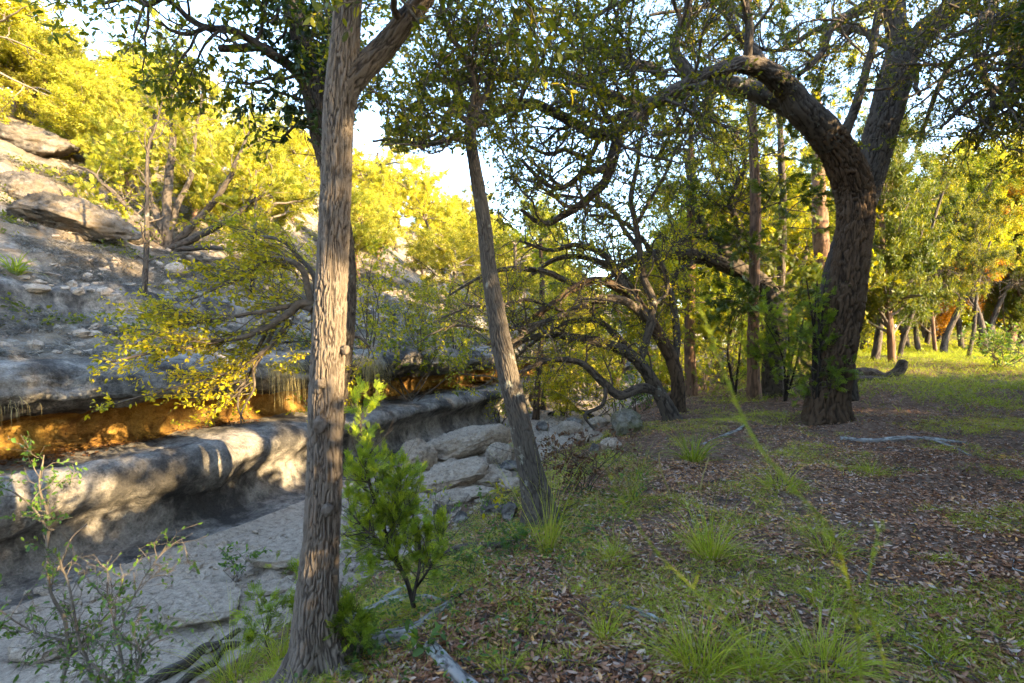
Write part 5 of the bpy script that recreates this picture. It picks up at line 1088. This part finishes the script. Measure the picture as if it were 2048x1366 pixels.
# ------------------------------------------------------------------ fallen wood
def log(label, rows, m='deadwood', name='fallen_branch', cat='branch', lift=.4, ext=(), seed=1, amp=.006, follow=True):
    out = None
    for k, rw in enumerate((rows,) + tuple(ext)):
        q = []
        for (px, py, h) in rw:
            g_ = G(px, py); r = h / F_PX * g_[1]; q.append([g_[0], g_[1], g_[2] + r * lift, r])
        q = np.array(q)
        if out is None: loc = q[0, :3].copy(); out = thing(name, label, cat, loc)
        q[:, :3] -= loc; mb = MB(); bark_tube(mb, q, seg=.015, sides=36, amp=amp, fa=34., fl=7., seed=seed + k, cap=True, lump=.22); mb.build('stem' if k == 0 else 'side_branch', M[m], out)
    return out
log('gnarled grey branch lying from the near trunk foot toward the young juniper', [(672, 1275, 12), (710, 1245, 13), (755, 1222, 12), (800, 1205, 10), (850, 1203, 9), (895, 1210, 6)], ext=([(745, 1232, 10), (780, 1200, 9), (815, 1178, 7)], [(835, 1200, 5), (860, 1222, 4), (872, 1240, 3)]), seed=2)
log('short mossy grey log lying below the gnarled branch by the near trunk', [(735, 1300, 17), (775, 1285, 16), (825, 1268, 13), (870, 1235, 11), (905, 1210, 8)], seed=3)
log('pale grey log at the bottom edge pointing down right', [(858, 1300, 14), (890, 1335, 15), (930, 1375, 17), (960, 1400, 18)], seed=4, m='deadwood')
log('dark wet root log along the edge of the creek bed at bottom left', [(280, 1385, 8), (330, 1352, 10), (372, 1330, 9), (405, 1302, 10), (440, 1292, 8), (478, 1262, 6)], seed=5, m='bark_oak')
log('second dark root lying just below the root log at bottom left', [(340, 1392, 8), (385, 1352, 9), (425, 1332, 7), (448, 1306, 7), (480, 1290, 4)], seed=6, m='bark_oak')
log('grey stick lying on the leaf litter right of the lower middle', [(1205, 1208, 6), (1250, 1220, 7), (1295, 1236, 8), (1330, 1250, 7)], seed=7)
log('long thin branch lying on the leaf litter below the arching oak', [(1680, 878, 4), (1740, 884, 5), (1800, 880, 5), (1860, 880, 4), (1930, 888, 3)], seed=8, ext=([(1860, 880, 3), (1905, 895, 2.5), (1940, 912, 2)],))
log('grey stick pointing up the bank near the foot of the arching oak', [(1405, 892, 3), (1440, 876, 3.5), (1475, 862, 3), (1490, 850, 2)], seed=9)
log('dark sunken root crossing the bank above the gnarled branch', [(880, 1118, 8), (930, 1102, 9), (985, 1094, 7), (1040, 1085, 5)], seed=10, m='bark_oak')
log('tangle of dark drift branches on the far creek bed', [(1100, 832, 5), (1130, 822, 5), (1165, 826, 5), (1185, 835, 4)], seed=11, m='bark_oak', ext=([(1120, 835, 3), (1150, 815, 3), (1180, 812, 2)],))
b = G(1690, 765); Y = b[1]; t = thing('fallen_log', 'dark fallen log on the grass right of the arching oak, one end turned up', 'log', b)
for k, rw in enumerate(([(1690, 754, 11, Y), (1720, 746, 11, Y), (1748, 748, 10, Y), (1765, 754, 9, Y), (1785, 751, 10, Y), (1800, 738, 10, Y), (1807, 722, 8.5, Y)], [(1700, 759, 10, Y - .3), (1735, 761, 9, Y - .3), (1768, 762, 8, Y - .3)])):
    q = line(rw); q[:, :3] -= b; mb = MB(); bark_tube(mb, q, seg=.02, sides=32, amp=.015, fa=20., fl=6., seed=20 + k, cap=True, lump=.15); mb.build('stem' if k == 0 else 'side_branch', M['bark_oak'], t)

# ------------------------------------------------------------------ grass tufts (each a thing)
def tuft(px, py, hpx, wpx, n, label, tint=(.45, .2), m='grass', bend=1., seed=0, up=1., lean=(0, 0), name='grass_tuft', cat='grass tuft', wid=.0044):
    b = G(px, py); Y = b[1]; g = np.random.default_rng(400 + seed); H = hpx / F_PX * Y; W = wpx / F_PX * Y
    a = g.uniform(0, 2 * PI, n); rr = W * .16 * np.sqrt(g.random(n)); base = v3(rr * np.cos(a), rr * np.sin(a), -.01)
    tl_ = np.abs(g.normal(0, .55, n)) * W / max(H, .01); d = v3(np.cos(a) * tl_ + lean[0], np.sin(a) * tl_ + lean[1], up)
    L = H * (.35 + 1.25 * g.random(n) ** 1.1); d = d + g.normal(size=(n, 3)) * np.array([.16, .16, .05]); mb = MB()
    base[:, 2] = surf(base[:, 0] + b[0], base[:, 1] + b[1]) - b[2] - .01
    blades(mb, base, d, L, wid * g.uniform(.6, 1.3, n), bend * g.uniform(.2, 1.1, n), np.clip(tint[0] + tint[1] * g.normal(size=n) + .5 * (g.random(n) < .14), 0, 1))
    o = mb.build(name, M[m]); o.location = b; return tag(o, label, cat)
tuft(1095, 1105, 165, 70, 95, 'tall yellow green grass clump at the foot of the leaning trunk', seed=1, bend=.5, tint=(.62, .2))
tuft(1420, 1115, 120, 130, 200, 'bright upright grass clump in the middle of the right bank', seed=2, bend=.7)
tuft(1400, 1345, 150, 260, 420, 'wide drooping grass clump at the bottom right of centre', seed=3, bend=1.1)
tuft(1640, 1345, 140, 330, 520, 'big spreading grass clump at the bottom edge on the right', seed=4, bend=1.3, tint=(.5, .25))
tuft(1660, 1110, 80, 140, 180, 'small grass clump beside the blurred grass stem on the leaf litter', seed=5)
tuft(1510, 1350, 120, 200, 220, 'thin grass clump between the two large bottom clumps', seed=6, bend=1.2)
tuft(1640, 1210, 60, 150, 160, 'low grass clump above the big spreading one', seed=7, bend=1.2)
tuft(470, 1360, 150, 200, 200, 'green grass clump at the bottom edge left of the near trunk', seed=8, bend=.8, tint=(.3, .2))
tuft(560, 1330, 130, 90, 90, 'fine grass clump against the left foot of the near trunk', seed=9, bend=.8, tint=(.35, .2))
tuft(1385, 925, 75, 110, 120, 'dark green spiky rosette plant on the bank below the arching oak', seed=10, bend=.9, tint=(.12, .1), wid=.012, name='yucca_plant', cat='yucca')
tuft(1265, 1000, 95, 60, 70, 'thin pale grass clump on the bank right of the dead shrub', seed=11, bend=.5, tint=(.6, .2))
tuft(1230, 1120, 70, 110, 120, 'small grass clump right of the tall yellow green one', seed=12)
tuft(1210, 1280, 70, 80, 90, 'sparse weedy grass clump in the lower middle', seed=13, bend=.8)
tuft(1010, 1345, 60, 120, 120, 'short green grass clump at the bottom middle', seed=14)
tuft(1560, 975, 70, 150, 160, 'low green grass clump on the litter below the arching oak', seed=15, bend=1.)
tuft(1740, 945, 50, 120, 120, 'small low grass clump right of the long thin branch', seed=16, bend=1.)
tuft(1880, 1330, 70, 160, 160, 'green weedy grass clump in the bottom right corner', seed=17, bend=1.1, tint=(.35, .2))
tuft(1020, 900, 70, 40, 60, 'grass clump growing left beside the leaning trunk by the creek', seed=18)
tuft(2000, 722, 60, 110, 300, 'tall pale green grass clump at the right edge of the meadow', seed=19, bend=.7, tint=(.4, .15))
tuft(30, 545, 40, 50, 60, 'dark green yucca rosette on the slope at the left edge', seed=20, tint=(.1, .1), wid=.03, name='yucca_plant', cat='yucca')
# drooping straw grass over the overhang
for (px, py, Y, w, h, lab, sd) in ((585, 730, 8.6, 80, 95, 'curtain of straw coloured dry grass hanging over the rock lip left of the near trunk', 1), (755, 685, 10.6, 60, 100, 'hanging straw grass tuft over the rock lip right of the near trunk', 2), (18, 822, 5.6, 40, 60, 'thin dead stalks hanging under the rock lip at the left edge', 3)):
    n = 230 if sd < 3 else 20; g = np.random.default_rng(sd); b = ray(px, py, Y)
    # slide the root onto the lip edge
    s_, _ = st(b[0], b[1]); x, y = wxy(s_, .30 + float(wig(s_))); b = np.array([x, y, 1.12 if sd < 3 else .85])
    yv = b[1]; W = w / F_PX * yv; H = h / F_PX * yv
    so = g.normal(0, W * .34, n) + .05 * np.sin(g.uniform(0, 40, n)); base = v3(so * DV[0] + g.normal(0, .04, n), so * DV[1] + g.normal(0, .04, n), g.uniform(-.08, .06, n))
    d = v3(-NV[0] * .9, -NV[1] * .9, .1) + g.normal(size=(n, 3)) * .36; mb = MB()
    blades(mb, base, d, H * g.uniform(.3, 1.25, n), .0055 * g.uniform(.6, 1.3, n), g.uniform(2.2, 4.5, n), np.clip(g.normal(.6, .25, n), 0, 1), K=9, ho=.0)
    o = mb.build('hanging_grass', M['grass_straw']); o.location = b; tag(o, lab, 'dry grass')
# the out of focus grass stems close to the lens
def stem_near(rows, lab, seed, nsd):
    q = line(rows); q[:, 3] *= .5; loc = q[-1, :3].copy(); loc[2] = float(surf(loc[0], loc[1]))
    last = np.append(loc, q[-1, 3]); q = np.vstack([q, last]); p = spline(q, 60); g = np.random.default_rng(seed)
    t = thing('tall_grass', lab, 'tall grass', loc); mb = MB(); tubes(mb, p[None, :, :3] - loc, p[None, :, 3], 6, .3); mb.build('stalk', M['grass'], t)
    i = g.integers(0, 34, nsd); base = p[i, :3] - loc; d = unit(p[np.maximum(i - 2, 0), :3] - p[i, :3]) + g.normal(size=(nsd, 3)) * .35
    mb = MB(); blades(mb, base, d, g.uniform(.012, .03, nsd), np.full(nsd, .0028), np.full(nsd, .3), g.uniform(.2, .65, nsd), K=4); mb.build('seed_head', M['grass'], t)
stem_near([(1395, 600, 1.5, .75), (1425, 680, 2.5, .74), (1462, 780, 3.5, .72), (1510, 880, 4.5, .7), (1580, 970, 4.5, .68), (1660, 1060, 4, .68), (1700, 1180, 4, .7), (1720, 1320, 4, .75), (1730, 1500, 4, .78), (1735, 1800, 4, .8)], 'blurred tall seeding grass stem close to the lens, arching up left from bottom right', 1, 150)
stem_near([(1210, 930, 1.5, .8), (1250, 1010, 2.5, .8), (1310, 1100, 3, .8), (1380, 1170, 3, .8), (1460, 1250, 3, .82), (1530, 1330, 3, .85), (1590, 1450, 3, .88), (1620, 1700, 3, .9)], 'blurred thin grass stem close to the lens, lower and left of the tall one', 2, 90)
stem_near([(1765, 1040, 1.5, .8), (1745, 1110, 2.5, .8), (1735, 1200, 3, .8), (1760, 1290, 3, .82), (1780, 1420, 3, .84), (1785, 1700, 3, .84)], 'blurred upright grass stem close to the lens, right of the tall arching one', 3, 70)
for k, (rows, lab) in enumerate((([(1318, 905, 1.5, 5.), (1322, 940, 1.8, 5.), (1345, 1000, 2, 5.), (1360, 1040, 2, 5.)], 'thin bare pale stalk standing on the bank below the mossy boulder'), ([(1192, 985, 1.5, 4.6), (1200, 1060, 1.8, 4.6), (1196, 1110, 2, 4.6)], 'thin dry stalk standing just right of the leaning trunk foot'), ([(1418, 915, 1.3, 5.2), (1404, 960, 1.5, 5.2), (1396, 1010, 1.8, 5.2)], 'thin dry stalk leaning right beside the yucca rosette'))):
    q = line(rows); loc = q[-1, :3].copy(); loc[2] = float(surf(loc[0], loc[1])); q = np.vstack([q, np.append(loc, q[-1, 3])]); p = spline(q, 24); mb = MB(); tubes(mb, p[None, :, :3] - loc, np.maximum(p[None, :, 3], .002), 5, .9); o = mb.build('dry_stalk', M['grass_straw']); o.location = loc; tag(o, lab, 'stalk')

# ------------------------------------------------------------------ ground cover nobody could count
def view_pts(n, y0, y1, rg, pw=2., x0=-.62, x1=1.12):
    y = y0 + (y1 - y0) * rg.random(n) ** pw; x = y * rg.uniform(x0, x1, n); return x, y
g = np.random.default_rng(61)
x, y = np.concatenate([np.stack(view_pts(105000, 1.5, 6.5, g, 1.25)), np.stack(view_pts(95000, 5.5, 16, g, 1.15)), np.stack(view_pts(3000, 1.5, 7, g, 1.2, -1.05, -.5))], 1)
s, t = st(x, y); dens = vnoise(v3(x * .7, y * .7), 81) * .5 + .5 + .25 * vnoise(v3(x * 2.5, y * 2.5), 82)
keep = (t < -3.35 - .3 * g.random(len(x))) & (g.random(len(x)) < np.clip(.35 + .9 * dens, 0, 1) * np.where(t > -5.2, .55, 1.))
x, y = x[keep], y[keep]; n = len(x); z = surf(x, y) + g.uniform(0, .02, n)
a = g.uniform(0, 2 * PI, n); R = frames(v3(np.cos(a), np.sin(a), g.normal(0, .24, n)), g.normal(size=(n, 3)) * .42 + np.array([0, 0, 1.]))
sz = np.stack([.041 * g.uniform(.45, 1.4, n), .036 * g.uniform(.5, 1.25, n), .05 * g.uniform(.3, 1.6, n)], -1)
mb = MB(); stamp(mb, LITTER, v3(x, y, z), R, sz, np.clip(g.normal(.54, .26, n) + .15 * vnoise(v3(x * .9, y * .9), 83), 0, 1)); o = mb.build('leaf_litter', M['litter']); o['kind'] = 'stuff'
# brown leaf drift on the ledge shelf and in the creek
n = 4500; s = g.uniform(-2, 15, n); t0 = np.clip(g.normal(1.28, .15, n), .4, 1.48); t = t0 + wig(s); k = (vnoise(v3(s * 1.3, 2.), 84) + .5 * g.random(n) > -.1) ; s, t, t0 = s[k], t[k], t0[k]; x, y = wxy(s, t)
Zs = LV[:, nP - 132:nP]; fl = k_floor
rows_i = np.clip(np.searchsorted(S, s), 0, NS - 1); cols = np.array([int(np.argmin((tl[:k_cv0 + 14] - a_) ** 2 + (zl[:k_cv0 + 14] - .08) ** 2 * 4)) for a_ in t0]); z = LV[rows_i, cols, 2]; xy = LV[rows_i, cols, :2] + g.normal(0, .02, (len(s), 2))
a = g.uniform(0, 2 * PI, len(s)); R = frames(v3(np.cos(a), np.sin(a), g.normal(0, .2, len(s))), g.normal(size=(len(s), 3)) * .4 + np.array([0, 0, 1.])); sz = .055 * g.uniform(.6, 1.3, len(s))
mb = MB(); stamp(mb, LITTER, np.concatenate([xy, (z + g.uniform(0, .03, len(s)))[:, None]], 1), R, np.stack([sz, sz, sz], -1), np.clip(g.normal(.5, .25, len(s)), 0, 1)); o = mb.build('leaf_drift', M['litter_brown']); o['kind'] = 'stuff'
# short green grass in patches between the leaves
def cover(name, n, y0, y1, pw, H, wid, thr, seed, m='grass', tint=(.42, .2), tmax=-3.4, extra=None, bend=1., x0=-.6, x1=1.12, freq=.75):
    g = np.random.default_rng(seed); x, y = view_pts(n, y0, y1, g, pw, x0, x1); s, t = st(x, y)
    f = vnoise(v3(x * freq, y * freq), 91) + .5 * vnoise(v3(x * 2.2 * freq, y * 2.2 * freq), 92)
    k = (t < tmax) & (f + .25 * g.normal(size=n) > thr if extra is None else extra(x, y, f, g)); x, y = x[k], y[k]; n = len(x)
    a = g.uniform(0, 2 * PI, n); d = v3(np.cos(a) * .6, np.sin(a) * .6, 1.); mb = MB()
    blades(mb, v3(x, y, surf(x, y) - .005), d, H * g.uniform(.4, 1.3, n), wid * g.uniform(.6, 1.3, n), bend * g.uniform(.3, 1.3, n), np.clip(tint[0] + tint[1] * g.normal(size=n) + .12 * f[k], 0, 1), K=4)
    o = mb.build(name, M[m]); o['kind'] = 'stuff'; return o
cover('short_grass', 330000, 1.6, 10, 1.25, .075, .0036, .0, 1, tint=(.55, .24), extra=lambda x, y, f, g: np.maximum(f, .8 * vnoise(v3(x * 2.1, y * 2.1), 94) + .1) + .25 * vnoise(v3(x * 6, y * 6), 93) + .10 * g.normal(size=len(x)) > .31 + .14 * sstep(.2, .7, x / y) + .25 * sstep(5, 7.5, y) * sstep(.15, .3, x / y))
cover('bank_grass', 60000, 1.8, 9, 1.1, .12, .0035, .0, 2, extra=lambda x, y, f, g: (np.abs(st(x, y)[1] + 4.7) < .9) & (f + .3 * g.normal(size=len(x)) > -.05), tint=(.42, .22))
cover('meadow_grass', 60000, 9, 27, .9, .24, .011, .0, 3, extra=lambda x, y, f, g: (g.random(len(x)) < sstep(11, 16.5, np.hypot(x, y) + 2.2 * f) * sstep(-5.5, -7.5, st(x, y)[1])), tint=(.26, .22), x0=.1, x1=1.15)
cover('meadow_grass', 26000, 24, 60, 1., .45, .03, .0, 5, tint=(.42, .22), tmax=-6., extra=lambda x, y, f, g: g.random(len(x)) < .9, x0=.1, x1=1.2)
cover('meadow_grass', 50000, 6.5, 14, 1., .075, .006, .08, 4, tint=(.5, .2), x0=.1, x1=1.15, extra=lambda x, y, f, g: (f + .2 * g.normal(size=len(x)) > .62 - .55 * sstep(.55, .8, x / y) * sstep(7, 9.5, y)))
# small herb leaves on the bank
n = 16000; x, y = view_pts(n, 1.6, 8, g, 1.1, -.6, .5); s, t = st(x, y); f = vnoise(v3(x * 1.3, y * 1.3), 95); k = (t < -3.4) & (t > -6.) & (f + .3 * g.normal(size=n) > .1); x, y = x[k], y[k]; n = len(x)
a = g.uniform(0, 2 * PI, n); R = frames(v3(np.cos(a), np.sin(a), g.normal(.2, .3, n)), g.normal(size=(n, 3)) * .4 + np.array([0, 0, 1.])); mb = MB()
stamp(mb, LEAF6, v3(x, y, surf(x, y) + g.uniform(.005, .1, n)), R, .032 * g.uniform(.5, 1.4, n), np.clip(g.normal(.42, .22, n), 0, 1)); o = mb.build('ground_herbs', M['herb']); o['kind'] = 'stuff'
# fallen twigs among the leaves
n = 900; x, y = view_pts(n, 1.5, 12, g, 1.3, -.5, 1.1); k = st(x, y)[1] < -3.5; x, y = x[k], y[k]; n = len(x); a = g.uniform(0, 2 * PI, n); L = g.uniform(.06, .45, n) ** 1.3
u = np.linspace(0, 1, 6)[None]; bx = x[:, None] + L[:, None] * np.cos(a)[:, None] * u + .12 * L[:, None] * g.normal(size=(n, 6)); by = y[:, None] + L[:, None] * np.sin(a)[:, None] * u + .12 * L[:, None] * g.normal(size=(n, 6))
mb = MB(); tubes(mb, v3(bx, by, surf(bx, by) + .012 + .02 * g.random((n, 1))), (.0025 + .004 * g.random((n, 1)) ** 2) * np.linspace(1, .5, 6)[None], 5); o = mb.build('fallen_twigs', M['deadwood']); o['kind'] = 'stuff'
# dry grey grass on the left slope
pt = hillpts(70000, -4, 17, 1.0, 11, g); f = vnoise(pt * np.array([.9, .9, .9]), 96) + .5 * vnoise(pt * 2.3, 97); s_, t_ = st(pt[:, 0], pt[:, 1]); t_ = t_ - wig(s_)
cl = vnoise(pt * 4.2, 98); k = (f + .6 * cl > .0) & ((t_ < 2.9) | (t_ > 3.7)); pt = pt[k]; n = len(pt); cc = pt[g.random(len(pt)) < .17]; cc = np.repeat(cc, 42, 0) + g.normal(size=(len(cc) * 42, 3)) * np.array([.055, .055, 0]); cc[:, 2] = z_hill(cc[:, 0], cc[:, 1]); pt = np.concatenate([pt[::4], cc]); n = len(pt); print('dry grass', n)
a = g.uniform(0, 2 * PI, n); mb = MB()
blades(mb, pt - np.array([0, 0, .02]), v3(np.cos(a) * .8 + .5, np.sin(a) * .8 - .2, 1.), .27 * g.uniform(.4, 1.25, n), .011 * g.uniform(.6, 1.3, n), g.uniform(.8, 2.6, n), np.clip(g.normal(.42, .22, n), 0, 1), K=4)
o = mb.build('dry_grass', M['grass_dry']); o['kind'] = 'stuff'
pt = hillpts(9000, -4, 20, 1.0, 13, g); k = vnoise(pt * .8, 99) > .25; pt = pt[k]; n = len(pt); a = g.uniform(0, 2 * PI, n); R = frames(v3(np.cos(a), np.sin(a), g.normal(.5, .3, n)), g.normal(size=(n, 3)) * .6 + np.array([0, 0, 1.])); mb = MB()
stamp(mb, CLUMP_LEAF, pt + np.array([0, 0, .06]), R, .13 * g.uniform(.5, 1.4, n), np.clip(g.normal(.4, .22, n), 0, 1)); o = mb.build('slope_herbs', M['leaf_oak']); o['kind'] = 'stuff'

# ------------------------------------------------------------------ light, sky, camera
EL = math.radians(16.); sun_v = np.array([.85, -.53, 0.]); sun_v /= np.linalg.norm(sun_v); sun_v = sun_v * math.cos(EL) + np.array([0, 0, math.sin(EL)])
w = bpy.data.worlds.new('World'); SC.world = w; w.use_nodes = True; N = w.node_tree.nodes; K = w.node_tree.links; N.clear()
sky = N.new('ShaderNodeTexSky'); sky.sky_type = 'NISHITA'; sky.sun_disc = False; sky.sun_elevation = EL; sky.sun_rotation = math.atan2(sun_v[0], sun_v[1]); sky.air_density = .9; sky.dust_density = .6; sky.ozone_density = 1.
bgd = N.new('ShaderNodeBackground'); bgd.inputs[1].default_value = .15; K.new(sky.outputs[0], bgd.inputs[0]); wo = N.new('ShaderNodeOutputWorld'); K.new(bgd.outputs[0], wo.inputs[0])
ld = bpy.data.lights.new('sun', 'SUN'); ld.energy = 3.2; ld.angle = math.radians(.53); ld.color = (1., .77, .43)
lo = bpy.data.objects.new('sun', ld); COL.objects.link(lo); lo.rotation_euler = Vector((-sun_v[0], -sun_v[1], -sun_v[2])).to_track_quat('-Z', 'Y').to_euler(); lo.location = (10, -8, 20)
cd = bpy.data.cameras.new('camera'); cd.lens = 18.; cd.sensor_width = 36.; cd.clip_start = .05; cd.clip_end = 2000
cd.dof.use_dof = True; cd.dof.focus_distance = 4.6; cd.dof.aperture_fstop = 2.4
co = bpy.data.objects.new('camera', cd); COL.objects.link(co); co.location = CAM; co.rotation_euler = (PI / 2, 0, 0); SC.camera = co
SC.view_settings.view_transform = 'Standard'; SC.view_settings.look = 'None'; SC.view_settings.gamma = 1.; SC.view_settings.exposure = EXPO
SC.render.engine = 'CYCLES'; c = SC.cycles; c.max_bounces = 5; c.diffuse_bounces = 3; c.glossy_bounces = 2; c.transmission_bounces = 3; c.transparent_max_bounces = 4; c.use_denoising = True
try: c.denoiser = 'OPENIMAGEDENOISE'
except Exception: pass
c.denoising_prefilter = 'ACCURATE'; c.use_adaptive_sampling = True; c.adaptive_threshold = .02; c.caustics_reflective = False; c.caustics_refractive = False
SC.render.use_persistent_data = False
